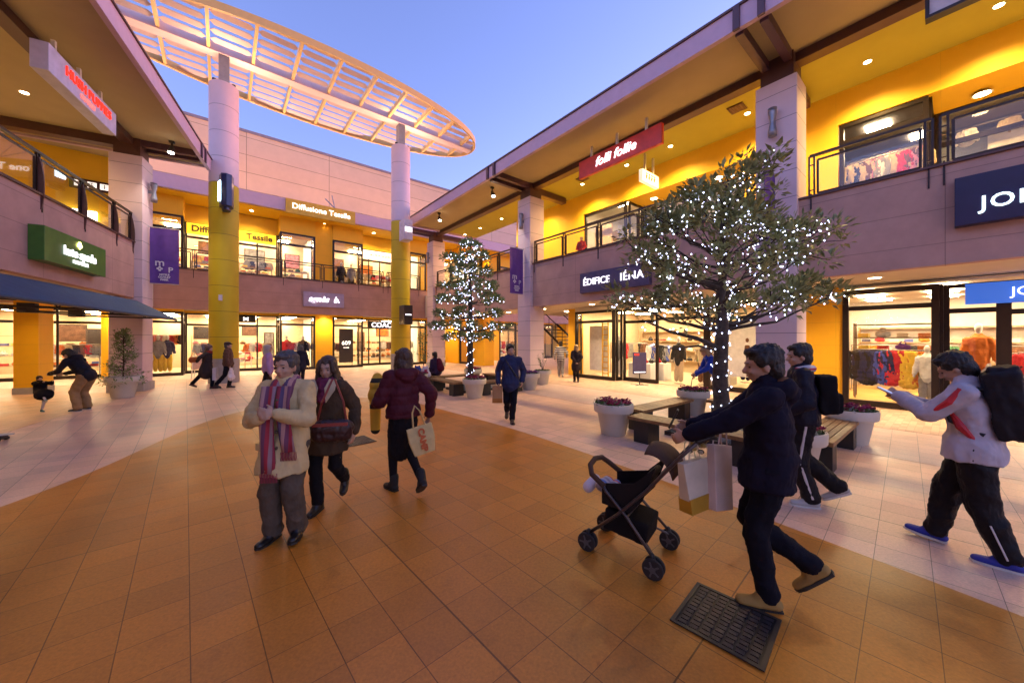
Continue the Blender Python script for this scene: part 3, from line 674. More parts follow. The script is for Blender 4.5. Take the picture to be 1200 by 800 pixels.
# perpendicular hanging sign in the right gallery
hs=sign('hanging_sign','small white box sign with brown marks hanging crosswise in the right gallery',A,(11.95,6.85,7.46),RE,1.1,.42,.14,emit('cream_box_face',(1,.85,.6),.8),rods=2,rodlen=.62)
m=MB()
for i in range(4):
    x=11.62+i*.17
    m.box(x,x+.11,6.835,6.848,7.56,7.58); m.box(x,x+.11,6.835,6.848,7.47,7.49); m.box(x+.04,x+.06,6.832,6.846,7.38,7.56); m.box(x,x+.02,6.832,6.846,7.38,7.47)
part('marks',m,mat('brown_marks',(.25,.10,.03)),hs)
# rear signs
sign('shop_sign','pale lilac sign with white lit script agnès b. on the rear balcony band',A,(4.35,21.62,3.84),RE,2.0,.78,.16,mat('lilac_sign_face',(.42,.33,.44),.5),
     [('agnès  b.',.44,0,.02,glow('white_script',(1,.95,1),1.8),dict(shear=.3,off=.010))])
sign('shop_sign','mustard sign reading Diffusione Tessile on the rear roof fascia',A,(4.26,21.66,8.62),RE,3.4,.74,.14,mat('mustard_sign_face',(.62,.38,.03),.5),
     [('Diffusione Tessile',.40,0,.02,emit('soft_white_letter',(1,.95,.85),1.6),dict(off=.004))])
m=MB(); m.tube([(4.9,21.75,9.0),(4.6,22.6,9.7)],.03,6); m.tube([(4.9,21.75,9.0),(4.9,22.4,9.9)],.03,6)
part('brace',m,mat('post_grey',(.28,.29,.33)),bpy.data.objects['shop_sign.006'])
sign('shop_sign','backlit yellow sign Diffusione Tessile over the upstairs entrance by the near round column',A,(.5,23.78,7.2),RE,3.7,.54,.05,emit('yellow_lit_face',(1,.70,.03),.75),
     [('Diffusione    Tessile',.42,0,0,mat('dark_letter',(.10,.06,.01)),dict(off=.014)),],cat='sign')
sign('shop_sign','backlit white sign over the upstairs entrance near the far round column',A,(8.2,23.78,7.15),RE,2.8,.56,.05,emit('warm_white_face',(1,.88,.66),1.5),
     [('LAURA ASHLEY',.26,0,0,mat('dark_letter',(.10,.06,.01)),{}),])
sign('shop_sign','black sign with white letters COACH over the rear ground floor entrance',A,(8.35,23.77,2.62),RE,2.1,.48,.05,mat('black_sign_face',(.012,.01,.012)),
     [('COACH',.44,0,0,WL,dict(off=.012,sp=1.05))])
sign('shop_sign','white letters COACH on a dark board seen in the passage beyond the smaller tree',A,(17.6,23.77,2.62),RE,2.3,.48,.05,mat('black_sign_face',(.012,.01,.012)),
     [('COACH',.44,0,0,WL,dict(off=.012,sp=1.05))])
s=sign('shop_sign','black square sign with a white winged emblem beside the near round column',A,(1.0,23.77,2.78),RE,.85,.36,.05,mat('black_sign_face',(.012,.01,.012)))
m=MB()
for k in range(4):
    a=PI/4+k*PI/2; c=Vector((1.0+.07*math.cos(a)*1.3,23.755,2.78+.06*math.sin(a)))
    m.ell(c,(.07,.006,.04),10,6,Matrix.Rotation(-a,3,'Y'))
part('emblem',m,WL,s)
s=sign('poster_panel','tall dark brown poster with a white monogram in the rear shop window',A,(5.75,22.76,1.32),RE,.78,2.0,.03,mat('dark_poster',(.03,.02,.018)),
     [('609',.34,0,.15,emit('soft_white_letter',(1,.95,.85),1.6),dict(off=.0)),('HOMME',.09,0,-.12,emit('soft_white_letter',(1,.95,.85),1.6),{})],cat='poster')
# left signs
gs=sign('shop_sign','green lit sign reading kate spade NEW YORK on the left balcony band',B,(-5.26,12.52,3.76),LT,2.4,.74,.24,mat('green_sign_face',(.055,.17,.02),.45),
     [('kate spade',.30,.05,-.02,WL,dict(off=.003)),('NEW YORK',.115,.05,-.22,WL,dict(off=.0))])
m=MB(); m.ell((-5.245,12.52,4.0),(.01,.07,.06),12,8); m.ell((-5.245,12.47,3.96),(.01,.05,.045),12,8); m.ell((-5.245,12.57,3.96),(.01,.05,.045),12,8); m.box(-5.25,-5.24,12.505,12.535,3.88,3.97)
part('spade_emblem',m,emit('yellow_glow',(1,.85,.3),6),gs)
sign('shop_sign','white hanging sign with red letters HUSH PUPPIES OUTLET under the left roof overhang',B,(-4.85,11.86,7.32),LT,2.6,.56,.26,mat('white_sign_face',(.56,.50,.62),.5),
     [('HUSH PUPPIES',.285,.10,.06,emit('red_letter_lit',(1,.04,.015),.95),dict(off=.002)),('OUTLET',.16,.0,-.16,emit('pale_red_letter',(1,.3,.25),.6),{})],rods=3,rodlen=.30)
ds=sign('wayfinding_sign','dark wayfinding sign with three white squares on the wall of the left gallery',A,(-3.55,19.22,7.15),RE,1.1,.36,.05,mat('maroon_face',(.05,.012,.014)))
m=MB()
for i in range(3):
    m.box(-3.98+i*.3,-3.76+i*.3,19.205,19.215,7.05,7.25)
part('white_square',m,emit('soft_white_panel',(1,.93,.85),1.1),ds)
m=MB()
for i in range(3):
    x=-3.95+i*.3
    m.box(x,x+.16,19.200,19.204,7.19,7.205); m.box(x+.02,x+.14,19.200,19.204,7.13,7.145);m.box(x+.07,x+.09,19.198,19.203,7.07,7.23)
m.box(-3.08,-3.06,19.2,19.21,7.05,7.25)
part('marks',m,mat('dark_letter',(.10,.06,.01)),ds)
sign('lightbox','bright white lightbox behind the left gallery railing',A,(-3.9,19.15,5.95),RE,.9,.55,.12,emit('lightbox_face',(1,.93,.8),5),cat='lightbox')
# box signs on the far round column
def boxsign(z,h,face,lab,bar):
    t=thing('box_sign',lab,'sign',(7.3,17.7,z-h/2),A)
    m=MB(); m.box(6.98,7.42,17.05,17.7,z-h/2,z+h/2); part('box',m,face,t,bevel=.01)
    m=MB(); m.box(7.28,7.32,17.7,17.85,z-.1,z+.1); part('bracket',m,M_black,t)
    m=MB()
    if bar: m.box(7.02,7.38,17.036,17.048,z-.12,z+.12)
    else:
        for i in range(5): m.box(7.04+i*.065,7.085+i*.065,17.036,17.048,z-.03,z+.04)
    part('lettering',m,WL,t)
boxsign(7.15,1.0,mat('white_box',(.62,.55,.60),.5),'white box sign with a bright bar high on the far round column',True)
boxsign(2.92,.95,mat('black_box',(.02,.012,.012),.4),'black box sign with tiny lit letters low on the far round column',False)
# banners
def banner(fr,d0,d1,s,lab,fr2=None):
    t=thing('banner',lab,'banner',(d0,s,3.65),fr,group=None)
    m=MB(); n=14
    vs=[];
    for j in range(2):
        for i in range(n+1):
            q=i/n; x=d0+(d1-d0)*q; 
            for zz in (3.62,5.5): vs.append((x,s+.012*math.sin(q*9)+(.006 if j else -.006),zz))
    k=2*(n+1); fs=[]
    for i in range(n):
        a=2*i; fs+=[(a,a+2,a+3,a+1),(k+a,k+a+1,k+a+3,k+a+2),(a,k+a,k+a+2,a+2),(a+1,a+3,k+a+3,k+a+1)]
    fs+=[(0,1,k+1,k),(2*n,k+2*n,k+2*n+1,2*n+1)]
    m.add(vs,fs); part('cloth',m,mat('purple_cloth',(.10,.035,.26),.7,bump=.15,bscale=200),t)
    m=MB(); m.tube([(d0-.05*(1 if d1>d0 else -1),s,5.52),(d1,s,5.52)],.016,6); m.tube([(d0,s,3.6),(d1,s,3.6)],.012,6); part('pole',m,mat('pole_grey',(.4,.38,.4),.4,metal=.5),t)
    cx=(d0+d1)/2; wl=mat('banner_white',(.62,.58,.66))
    r=(1,0,0)
    part('lettering',textmb('m',.34,(cx-.12,s-.022,4.32),r,(0,0,1),ext=.004,off=.003),wl,t)
    part('lettering',textmb('P',.26,(cx+.16,s-.022,4.08),r,(0,0,1),ext=.004,off=.003),wl,t)
    part('lettering',textmb('MITSUI\nOUTLET\nPARK',.085,(cx+.0,s-.022,3.83),r,(0,0,1),ext=.004,off=.004),wl,t)
    m=MB()
    for k in range(4):
        a=k*PI/2; m.ell((cx-.12+.05*math.cos(a),s-.02,4.12+.05*math.sin(a)),(.035,.004,.035),8,6)
    part('emblem',m,wl,t)
banner(B,-5.25,-4.50,16.45,'purple banner MITSUI OUTLET PARK beside the left square column')
banner(A,9.95,9.25,11.55,'purple banner seen almost edge on at the middle square column')
banner(A,9.95,9.25,2.62,'purple banner mostly hidden by the larger tree at the near square column')
# ================================================================== LAMPS
def sconce(fr,x,y,lab,nx):
    t=thing('wall_lamp',lab,'wall lamp',(x,y,6.4),fr,group=None)
    m=MB(); m.lathe([(.085,6.38),(.088,6.5),(.055,6.68),(.055,6.74),(.088,6.92),(.09,7.02)],20,(x+nx*.14,y,0)); part('body',m,mat('lamp_grey',(.25,.25,.28),.4,metal=.6),t,smooth=True)
    m=MB(); m.box(min(x,x+nx*.1),max(x,x+nx*.1),y-.03,y+.03,6.66,6.76); part('bracket',m,mat('lamp_grey',(.25,.25,.28)),t)
    m=MB(); m.lathe([(.07,6.385),(.07,6.375)],16,(x+nx*.14,y,0)); part('lens',m,mat('lens_dull',(.3,.3,.3)),t)
sconce(A,10,P1+.42,'hourglass shaped wall lamp on the near square column',-1)
sconce(A,10,P2+.42,'hourglass shaped wall lamp on the middle square column',-1)
sconce(A,10,P3+.42,'hourglass shaped wall lamp on the far square column',-1)
sconce(B,-5.3,16.5,'hourglass shaped wall lamp on the left square column',1)
# blue lamp on near round column
t=thing('column_lamp','dark blue wedge lamp with a white lit side on the near round column','lamp',(.07,17.6,6.7),A)
m=MB(); m.prism([(.0,17.83),(-.08,17.62),(-.02,17.3),(.14,17.22),(.30,17.3),(.36,17.62),(.28,17.83)],6.75,7.95); m.prism([(.05,17.8),(-.0,17.62),(.06,17.4),(.14,17.34),(.22,17.4),(.28,17.62),(.22,17.8)],6.62,6.75); part('housing',m,mat('lamp_blue',(.02,.03,.10),.3),t,bevel=.01)
m=MB(); m.obox((-.075,17.45,7.3),(.012,-.0,0),(-.03,.13,0),(0,0,.36)); part('lens',m,emit('cool_lens',(.6,.9,1),9),t)
m=MB(); m.box(-.1,.02,17.78,17.83,3.2,3.42); single('control_box',m,mat('white_box',(.62,.55,.60)),'small white control box low on the near round column','control box',(0,17.8,3.2),A)
# spotlights under the overhangs
def hangspot(fr,x,y,lab,e=60):
    t=thing('spotlight',lab,'spotlight',(x,y,7.9),fr)
    m=MB(); m.tube([(x,y,8.29),(x,y,8.1)],.03,8); m.box(x-.07,x+.07,y-.05,y+.05,8.22,8.28); m.cone((x,y,8.07),(x,y-.06,7.93),.06,.09,n=12); part('housing',m,M_black,t,smooth=True)
    m=MB(); m.ell((x,y-.09,7.86),(.085,.085,.03)); part('lens',m,emit('spot_lens',(1,.88,.72),30),t)
    spot(fr,(x,y-.1,7.8),e,(1,.86,.66),100,.8)
hangspot(A,9.1,12.6,'spotlight under the right overhang left of the middle square column',320)
hangspot(A,8.8,16.9,'far spotlight under the right overhang near the end of the roof',320)
hangspot(B,-4.5,15.8,'spotlight on the bracket beside the left square column',320)
DL=None
def downlights(fr,pts,z,r,energy,label,group,col=(1,.62,.24),ang=140,rim=True):
    global DL
    if DL is None:
        t=thing('downlight',label,'downlight',(0,0,0),W,0)
        m=MB(); m.lathe([(.9,-.004),(.9,-.012),(.2,-.012),(.2,-.008)],20); part('lens',m,E_lamp,t)
        m=MB(); m.lathe([(1.15,-.001),(1.15,-.010),(.93,-.010),(.93,-.001)],20); part('rim',m,M_white,t)
        DL=t; fresh=True
    else: fresh=False
    for (x,y) in pts:
        o=DL if fresh else dup(DL,label=label)
        fresh=False
        o['label']=label; o['group']=group
        o.location=fr.w((x,y,z)); o.rotation_euler=(0,0,fr.a); o.scale=(r,r,1)
        if energy: spot(fr,(x,y,z-.04),energy,col,ang,1.0,r)
EU=780; EL=420
YU=(1,.65,.23)
downlights(A,[(11.9,s) for s in(-4.8,-2.7,-.55,1.3,3.8,6.1,7.8,9.95,12.9)],8.288,.075,EU,'small recessed downlight in the ceiling of the right upper gallery','right upper gallery downlights',YU)
downlights(A,[(11.9,s) for s in(15.6,17.7,19.4)],8.288,.075,EU*.6,'small recessed downlight at the far open end of the right upper gallery','far right gallery downlights',YU)
downlights(A,[(13.6,-.4),(13.6,-2.4),(13.5,5.2),(13.5,7.6)],7.355,.14,240,'large round downlight in the upstairs shop recess of the right building','right recess downlights',YU)
downlights(A,[(11.6,s) for s in(-4,-1.5,1.15,4,6.5,9.2,12,14.6,17.4)],3.118,.12,EL,'round downlight in the lower walkway ceiling of the right building','right lower walkway downlights',(1,.70,.38))
downlights(A,[(d,22.9) for d in(-3.4,-.3,1.2,4.6,7.4,8.8,12.2,15.6,19.2,22.5)],8.355,.09,430,'round downlight in the ceiling of the rear upper gallery','rear upper gallery downlights',(1,.66,.22))
downlights(A,[(d,22.5) for d in(-6,-3.4,-.3,1.8,4.6,7.4,8.9,12.2,16,20)],3.118,.10,EL,'round downlight in the lower walkway ceiling of the rear building','rear lower walkway downlights',(1,.70,.36))
downlights(B,[(-7.1,s) for s in(6,10.4,14.5)]+[(-10,14.3),(-11.5,9)],8.288,.085,420,'small recessed downlight in the ceiling of the left upper gallery','left gallery downlights',YU)
downlights(B,[(-7.2,7),(-7.2,11.5),(-7.4,15.6),(-10.5,13.5),(-11,18),(-8,19.5)],3.118,.10,200,'round downlight in the lower passage ceiling of the left building','left lower passage downlights',(1,.66,.30))
# ceiling vents
for (d,s,l) in((11.5,9.6,'small square brown ceiling vent near the red hanging sign'),(11.4,3.9,'small square brown ceiling vent beside the near square column')):
    m=MB(); m.box(d-.2,d+.2,s-.2,s+.2,8.26,8.288)
    for k in range(5): m.box(d-.17,d+.17,s-.16+k*.075,s-.13+k*.075,8.25,8.26)
    single('ceiling_vent',m,M_brown,l,'ceiling vent',(d,s,8.26),A)
# floodlights on the rear roof washing the wall and canopy
for i,d in enumerate((-7,-3,1,5,9,13)):
    t=thing('floodlight','floodlight on the rear roof washing the tall wall, hidden behind the fascia','floodlight',(d,23.2,8.9),A,group='rear roof floodlights')
    m=MB(); m.box(d-.2,d+.2,23.1,23.3,9.02,9.22); m.box(d-.03,d+.03,23.15,23.25,8.9,9.02); part('housing',m,M_black,t)
    m=MB(); m.box(d-.17,d+.17,23.12,23.28,9.222,9.228); part('lens',m,emit('flood_lens',(1,.6,.25),20),t)
    spot(A,(d,23.2,9.26),420,(1,.50,.20),150,1,.15,aim=(0,.45,1))
for d in(-2.5,2.2,6.5,10.5):
    t=thing('floodlight','floodlight on the rear roof aimed up at the louvred canopy, hidden behind the fascia','floodlight',(d,22.6,8.9),A,group='canopy floodlights')
    m=MB(); m.box(d-.15,d+.15,22.5,22.7,9.05,9.25); m.box(d-.03,d+.03,22.57,22.63,8.9,9.05); part('housing',m,M_black,t)
    spot(A,(d,22.6,9.3),1300,(1,.60,.40),120,.9,.15,aim=(.0,-1.0,.75))

for d in(.07,7.3):
    for q,(dx,dy) in enumerate(((-.3,-.18),(.3,-.18))):
        t=thing('uplight','small uplight on top of a round column shining onto the louvred canopy','uplight',(d+dx,18.3+dy,11.73),A,group='canopy uplights')
        m=MB(); m.lathe([(.06,0),(.07,.10),(.05,.10),(.05,.08),(0,.08)],14,(d+dx,18.3+dy,11.735)); part('housing',m,M_black,t)
        spot(A,(d+dx,18.3+dy,11.87),170,(1,.62,.38),165,1,.05,aim=(dx*2.2,-1.1 if q==0 else -.7,.8))
# ================================================================== POTS, BENCHES, TREES
rnd=random.Random(11)
def leafmat(name,col,rough=.45,var=.55):
    m=mat(name,col,rough,var=var,scale=7,spec=.4); 
    p=m.node_tree.nodes['Principled BSDF']; p.inputs['Subsurface Weight'].default_value=0
    return m
L_oak=leafmat('oak_leaf',(.27,.29,.11)); L_con=leafmat('evergreen_leaf',(.20,.27,.10)); L_pot=leafmat('pot_leaf',(.09,.14,.035)); L_sil=leafmat('silver_leaf',(.35,.38,.33),.8)
F_mag=mat('magenta_petal',(.30,.015,.085),.6,var=.4,scale=30); F_pur=mat('purple_petal',(.16,.03,.22),.6,var=.4,scale=30)
M_bark=mat('bark',(.055,.038,.028),.85,var=.35,scale=18,bump=.8,bscale=35)
def leaf(mb,c,d,L,w,up=None):
    d=d.normalized(); s=d.cross(up or Vector((rnd.uniform(-.4,.4),rnd.uniform(-.4,.4),1)))
    s=s.normalized()*w if s.length>1e-4 else d.orthogonal()*w
    n=s.cross(d).normalized()
    mid=c+d*L*.45+n*L*.06; tip=c+d*L-n*L*.05
    mb.add([c,mid-s,tip,mid+s],[(0,1,2),(0,2,3)])
def rv(r=rnd):
    while True:
        v=Vector((r.uniform(-1,1),r.uniform(-1,1),r.uniform(-1,1)))
        if .05<v.length<1: return v
def clump(mb,c,n,L,w,rad,out,upb=.35):
    for i in range(n):
        v=rv(); d=(v.normalized()+out*.7+Vector((0,0,upb))).normalized()
        leaf(mb,c+v*rad*.45,d,L*rnd.uniform(.45,1.35),w*rnd.uniform(.6,1.35))
def curve(a,b,sag=.15,n=6,j=.04):
    a=Vector(a);b=Vector(b);L=(b-a).length; P=[]
    for i in range(n+1):
        t=i/n; p=a.lerp(b,t)+Vector((0,0,-sag*L*math.sin(PI*t)*.6))
        if 0<i<n: p+=rv()*j*L
        P.append(p)
    return P
def make_tree(name,label,base,lobes,trunk_pts,trunk_r,attach,leafm,L,w,per,cl_r,npl,flat=.7,bark=M_bark):
    t=thing(name,label,'tree',(0,0,0),W,0); t.location=base
    tm=MB(); tm.tube(trunk_pts,trunk_r,14); 
    fol=MB(); paths=[trunk_pts]
    for (x,y,z,r) in lobes:
        c=Vector((x,y,z)); a=attach(c); p=curve(a,c,.12); paths.append(p) if 1 else 0
        r0=max(.010,min(.036,(c-Vector(a)).length*.020)); tm.tube(p,[r0*(1-i/7.5) for i in range(7)],7)
        for k in range(npl):
            v=rv(); v=Vector((v.x,v.y,v.z*flat))
            q=c+v.normalized()*r*rnd.uniform(.45,1.0)
            pp=curve(c.lerp(Vector(p[4]),rnd.uniform(0,.8)),q,.05,3,.06); tm.tube(pp,[.011,.009,.007,.004],5,cap=False)
            if k%2==0: paths.append(pp)
            out=(q-Vector((0,0,q.z-.3))).normalized()
            clump(fol,q,per,L,w,cl_r,out*.8)
            clump(fol,c.lerp(q,.55),per//2,L,w,cl_r,out*.6)
    part('trunk',tm,bark,t,smooth=True); part('crown',fol,leafm,t)
    return t,paths
def fairy(name,label,base,paths,trunk,n,br,jit,col,tr,st=45,nt=60):
    t=thing(name,label,'string lights',(0,0,0),W,0); t.location=base
    em=emit('bulb_'+name,col,st); pos=[]
    wire=MB()
    # spiral on trunk
    z0,z1=trunk; hz=[]
    for i in range(nt):
        q=i/(nt-1); a=q*2*PI*nt/7.3; z=z0+(z1-z0)*q; r=tr*(1-.2*q)+.02
        hz.append(Vector((r*math.cos(a),r*math.sin(a),z)))
    wire.tube(hz,.004,4,cap=False); pos+=hz
    pw=[p for p in paths[1:]]
    while len(pos)<n:
        p=rnd.choice(pw); q=rnd.random()**.7; i=min(len(p)-2,int(q*(len(p)-1))); f=q*(len(p)-1)-i
        c=Vector(p[i]).lerp(Vector(p[i+1]),f)+rv()*jit; pos.append(c)
    for p in pw[:60]:
        wire.tube([Vector(x)+Vector((0,0,-.03)) for x in p],.004,4,cap=False)
    part('wire',wire,M_black,t)
    def bulb(mb,c,r=br): mb.add([c+Vector(v)*r for v in((1,0,0),(-1,0,0),(0,1,0),(0,-1,0),(0,0,1.2),(0,0,-1.2))],[(0,2,4),(2,1,4),(1,3,4),(3,0,4),(2,0,5),(1,2,5),(3,1,5),(0,3,5)])
    pos.sort(key=lambda c:c.y)
    b=MB(); bulb(b,Vector((0,0,0))); me=mesh_from('bulb',b,em)
    for c in pos[:100]:
        o=bpy.data.objects.new('bulb',me); COL.objects.link(o); o.parent=t; o.location=c
    rest=MB()
    for c in pos[100:]: bulb(rest,c)
    part('bulb',rest,em,t,kind='stuff')
    return t
T1=Vector((3.70,6.35,0)); T2=Vector((-1.42,12.2,0))
lob1=[]
base1=[(.15,4.85,.38),(-.45,4.5,.42),(.4,4.45,.45),(-1.2,4.05,.36),(-1.5,3.4,.42),(-1.65,2.45,.36),(-1.0,2.35,.42),(-.75,3.1,.5),(0,3.9,.5),(.8,3.9,.5),(1.35,4.05,.42),(1.85,3.85,.38),(1.6,3.25,.34),(1.0,3.1,.5),(.95,2.45,.42),(1.7,2.6,.34),(.0,2.9,.5),(.3,2.3,.34),(2.0,2.5,.2),(-1.05,3.75,.3),(-.3,3.5,.5)]
for i,(x,z,r) in enumerate(base1):
    z=z if z<3 else 3+(z-3)*.80; x=x*(.92 if x>0 else 1.06)
    e=max(.15,1-abs(x)/2.3)*(1.35 if z<3.5 else .75)
    lob1.append((x,rnd.uniform(-.25,.25)-.0,z,r))
    for sg in(-1,1):
        if rnd.random()<.75: lob1.append((x*.72,sg*e*rnd.uniform(.55,1),z+rnd.uniform(-.2,.2),r*.95))
tr1=[(0,0,0),(.02,0,.5),(-.01,.01,1.0),(.0,0,1.5),(.03,0,1.9),(.0,.02,2.4),(.05,0,3.0),(.02,0,3.7),(.1,0,4.3)]
def at1(c):
    z=min(3.9,max(1.85,c.z-.45-.16*Vector((c.x,c.y)).length)); return (0.02,0,z)
tree1,pa1=make_tree('broadleaf_tree','larger broad leaved evergreen tree wrapped in white lights, between the benches on the right',T1,lob1,tr1,[.15,.132,.122,.115,.105,.08,.06,.04,.02],at1,L_oak,.135,.031,21,.27,5)
tm=MB(); lb=[Vector(q) for q in((-.02,0,1.55),(-.45,-.1,1.72),(-.95,-.1,1.85),(-1.45,-.15,2.05))]; tm.tube(lb,[.05,.035,.025,.012],8); part('limb',tm,M_bark,tree1,smooth=True)
l2=[Vector(q) for q in((-.05,0,1.25),(-.12,-.05,1.52),(-.45,-.1,1.60),(-.9,-.1,1.55),(-1.3,-.1,1.62))]; tm=MB(); tm.tube(l2,[.03,.022,.018,.012,.006],8); part('limb',tm,M_bark,tree1,smooth=True)
for k in range(7): pa1.append([q+rv()*.03 for q in (l2 if k%2 else lb)])
fairy('fairy_lights','string of white fairy lights on the larger tree at the right',T1,pa1,(.15,2.2),800,.0130,.14,(.62,.68,1),.15,st=9)
lob2=[]
for (z,r,n) in((4.95,.25,3),(4.55,.62,6),(4.1,.72,7),(3.6,.85,8),(3.15,1.05,9),(2.7,1.15,9),(2.25,1.15,9),(1.85,.85,6)):
    for k in range(n):
        a=2*PI*(k+rnd.uniform(-.25,.25))/n+z; rr=r*rnd.uniform(.68,1.1); lob2.append((rr*math.cos(a),rr*math.sin(a),z+rnd.uniform(-.04,.04)-.10*rr,.25))
tr2=[(0,0,0),(.01,0,.8),(0,0,1.5),(.0,0,2.5),(.0,0,3.5),(.0,0,4.4),(.02,0,5.0)]
tree2,pa2=make_tree('conical_tree','smaller tiered conical tree wrapped in white lights, between the far benches',T2,lob2,tr2,[.11,.10,.09,.075,.055,.035,.015],lambda c:(0,0,max(1.3,c.z-.12)),L_con,.125,.027,20,.17,5,flat=.22)
fairy('fairy_lights','string of white fairy lights on the smaller conical tree',T2,pa2,(.3,4.6),560,.0150,.12,(.60,.68,1),.105,st=9,nt=90)
# ground cover under the trees
def cover(T,w,label):
    m=MB()
    for i in range(700):
        p=Vector((rnd.uniform(-w,w),rnd.uniform(-w,w),0)); q=T+Matrix.Rotation(A.a,3,'Z')@p
        if p.length<.16: continue
        for k in range(3): leaf(m,q+Vector((0,0,.02)),Vector((rnd.uniform(-1,1),rnd.uniform(-1,1),1.0)),rnd.uniform(.06,.16),.018)
    single('ground_cover',m,L_sil,label,None,kind='stuff')
    m=MB(); 
    for a,b in((-w-.05,w+.05),): 
        f=[(-w-.06,w+.06,-w-.06,-w),( -w-.06,w+.06,w,w+.06),(-w-.06,-w,-w,w),(w,w+.06,-w,w)]
        for x0,x1,y0,y1 in f: m.box(x0,x1,y0,y1,0,.07)
    o=single('bed_edging',m,M_black,label.replace('silvery ground cover','black metal edging of the bed'),'bed edging',(0,0,0),W,rot=A.a); o.location=T
cover(T1,.62,'silvery ground cover around the larger tree'); cover(T2,.55,'silvery ground cover around the smaller tree')
def pot(loc,label,plants='magenta',s=1.0,lab2=None,h=.56,seed=0):
    t=thing('planter_pot',label,'planter',(0,0,0),W,0); t.location=(*loc,0); t.scale=(s,s,s)
    m=MB(); m.lathe([(.205,0),(.215,.012),(.285,.40),(.29,.405),(.335,.41),(.345,.43),(.35,.54),(.345,.56),(.315,.56),(.31,.50),(.0,.50)],40); part('pot',m,M_pot,t,smooth=True).modifiers.new('e','EDGE_SPLIT').split_angle=R(45)
    m=MB(); m.lathe([(.305,.49),(.30,.515),(.0,.53)],24); part('soil',m,M_soil,t)
    r=random.Random(seed+5); f=MB();g=MB();sl=MB()
    if plants:
        for i in range(170):
            a=r.uniform(0,2*PI);q=r.random()**.5*.31; c=Vector((q*math.cos(a),q*math.sin(a),.52))
            for k in range(3):
                leaf(g if i%3 else sl,c,Vector((r.uniform(-1,1),r.uniform(-1,1),r.uniform(.4,1.2))),r.uniform(.05,.11),.022)
            if i%2==0:
                c2=c+Vector((0,0,r.uniform(.05,.10)))
                for k in range(5): leaf(f,c2+Vector((r.uniform(-.012,.012),r.uniform(-.012,.012),0)),Vector((r.uniform(-1,1),r.uniform(-1,1),r.uniform(.2,1))),.045,.018)
        part('foliage',g,L_pot,t); part('silver_foliage',sl,L_sil,t); part('flowers',f,F_mag if plants=='magenta' else F_pur,t)
    return t
def potplant(t,h,kind,seed):
    r=random.Random(seed); s=MB(); g=MB()
    if kind=='cone':
        s.tube([(0,0,.5),(.02,0,.9),(0,.01,1.4),(.02,0,h)],[.018,.015,.011,.005],6)
        for i in range(110):
            z=r.uniform(.62,h); q=(1-(z-.5)/(h-.45))**.7*.34+.05; a=r.uniform(0,2*PI); c=Vector((q*math.cos(a)*r.uniform(.4,1),q*math.sin(a)*r.uniform(.4,1),z))
            s.tube([(0,0,z-.08),tuple(c)],[.006,.003],4,cap=False)
            for k in range(13):
                v=rv(r); leaf(g,c+v*.06,v+Vector((0,0,.5)),r.uniform(.05,.085),.014)
        for i in range(26):
            a=r.uniform(0,2*PI);c=Vector((.4*math.cos(a),.4*math.sin(a),.5+r.uniform(-.12,.1)))
            for k in range(9):
                v=rv(r); leaf(g,c+v*.06,v+Vector((0,0,.2)),r.uniform(.06,.1),.016)
    elif kind=='leggy':
        for i in range(7):
            a=r.uniform(0,2*PI); e=Vector((math.cos(a)*r.uniform(.1,.3),math.sin(a)*r.uniform(.1,.3),h*r.uniform(.75,1)))
            s.tube(curve((0,0,.5),e,-.05,4,.05),[.008,.007,.006,.004,.002],5)
            for k in range(5):
                c=Vector((0,0,.5)).lerp(e,r.uniform(.4,1)); 
                for j in range(4): v=rv(r); leaf(g,c+v*.05,v,.06,.013)
        for i in range(300):
            a=r.uniform(0,2*PI);q=r.random()**.5*.31; leaf(g,Vector((q*math.cos(a),q*math.sin(a),.51)),Vector((r.uniform(-.4,.4),r.uniform(-.4,.4),1)),r.uniform(.06,.12),.008)
    else:
        s.tube([(0,0,.5),(.03,0,.9),(-.02,.01,1.4),(.02,0,h)],[.02,.016,.012,.006],6)
        for i in range(34):
            z=r.uniform(.75,h); a=r.uniform(0,2*PI); q=r.uniform(.1,.32); c=Vector((q*math.cos(a),q*math.sin(a),z+.1)); s.tube([(0,0,z-.05),tuple(c)],[.006,.003],4,cap=False)
            for k in range(9): v=rv(r); leaf(g,c+v*.07,v+Vector((0,0,.3)),r.uniform(.06,.1),.02)
    part('stem',s,M_bark,t); part('leaves',g,L_pot if kind!='cone' else L_con,t)
pot((1.84,6.50),'pale planter with magenta cyclamen at the left end of the nearest wooden bench',seed=1)
pot((4.12,8.15),'pale planter with magenta flowers beside the stooping worker in blue',seed=2)
pot((5.62,5.95),'pale planter with magenta flowers right of the two navy jackets, before the lit knitwear window',seed=3)
pot((3.62,4.62),'pale planter mostly hidden behind the man with striped trousers',seed=4)
pot((-1.10,10.5),'pale planter with magenta flowers in front of the smaller tree trunk',seed=5)
pot((.60,12.2),'pale planter with purple flowers right of the man in the blue jacket','purple',seed=6)
p=pot((1.16,13.6),'pale planter with grass and thin bare stems in front of the middle square column',None,.95); potplant(p,1.35/.95,'leggy',3)
pot((-3.15,11.9),'pale planter with magenta flowers at the left end of the far benches',seed=8)
p=pot((-3.55,14.3),'pale planter with a thin dark leaved sapling behind the far benches',None,.95,seed=9); potplant(p,2.05,'sap',4)
pot((-1.5,13.8),'pale planter with magenta flowers just behind the smaller tree trunk',seed=10)
p=pot((-11.45,10.55),'large pale planter with a shaggy conical shrub beside the left square column',None,1.12,seed=12); potplant(p,1.75,'cone',5)
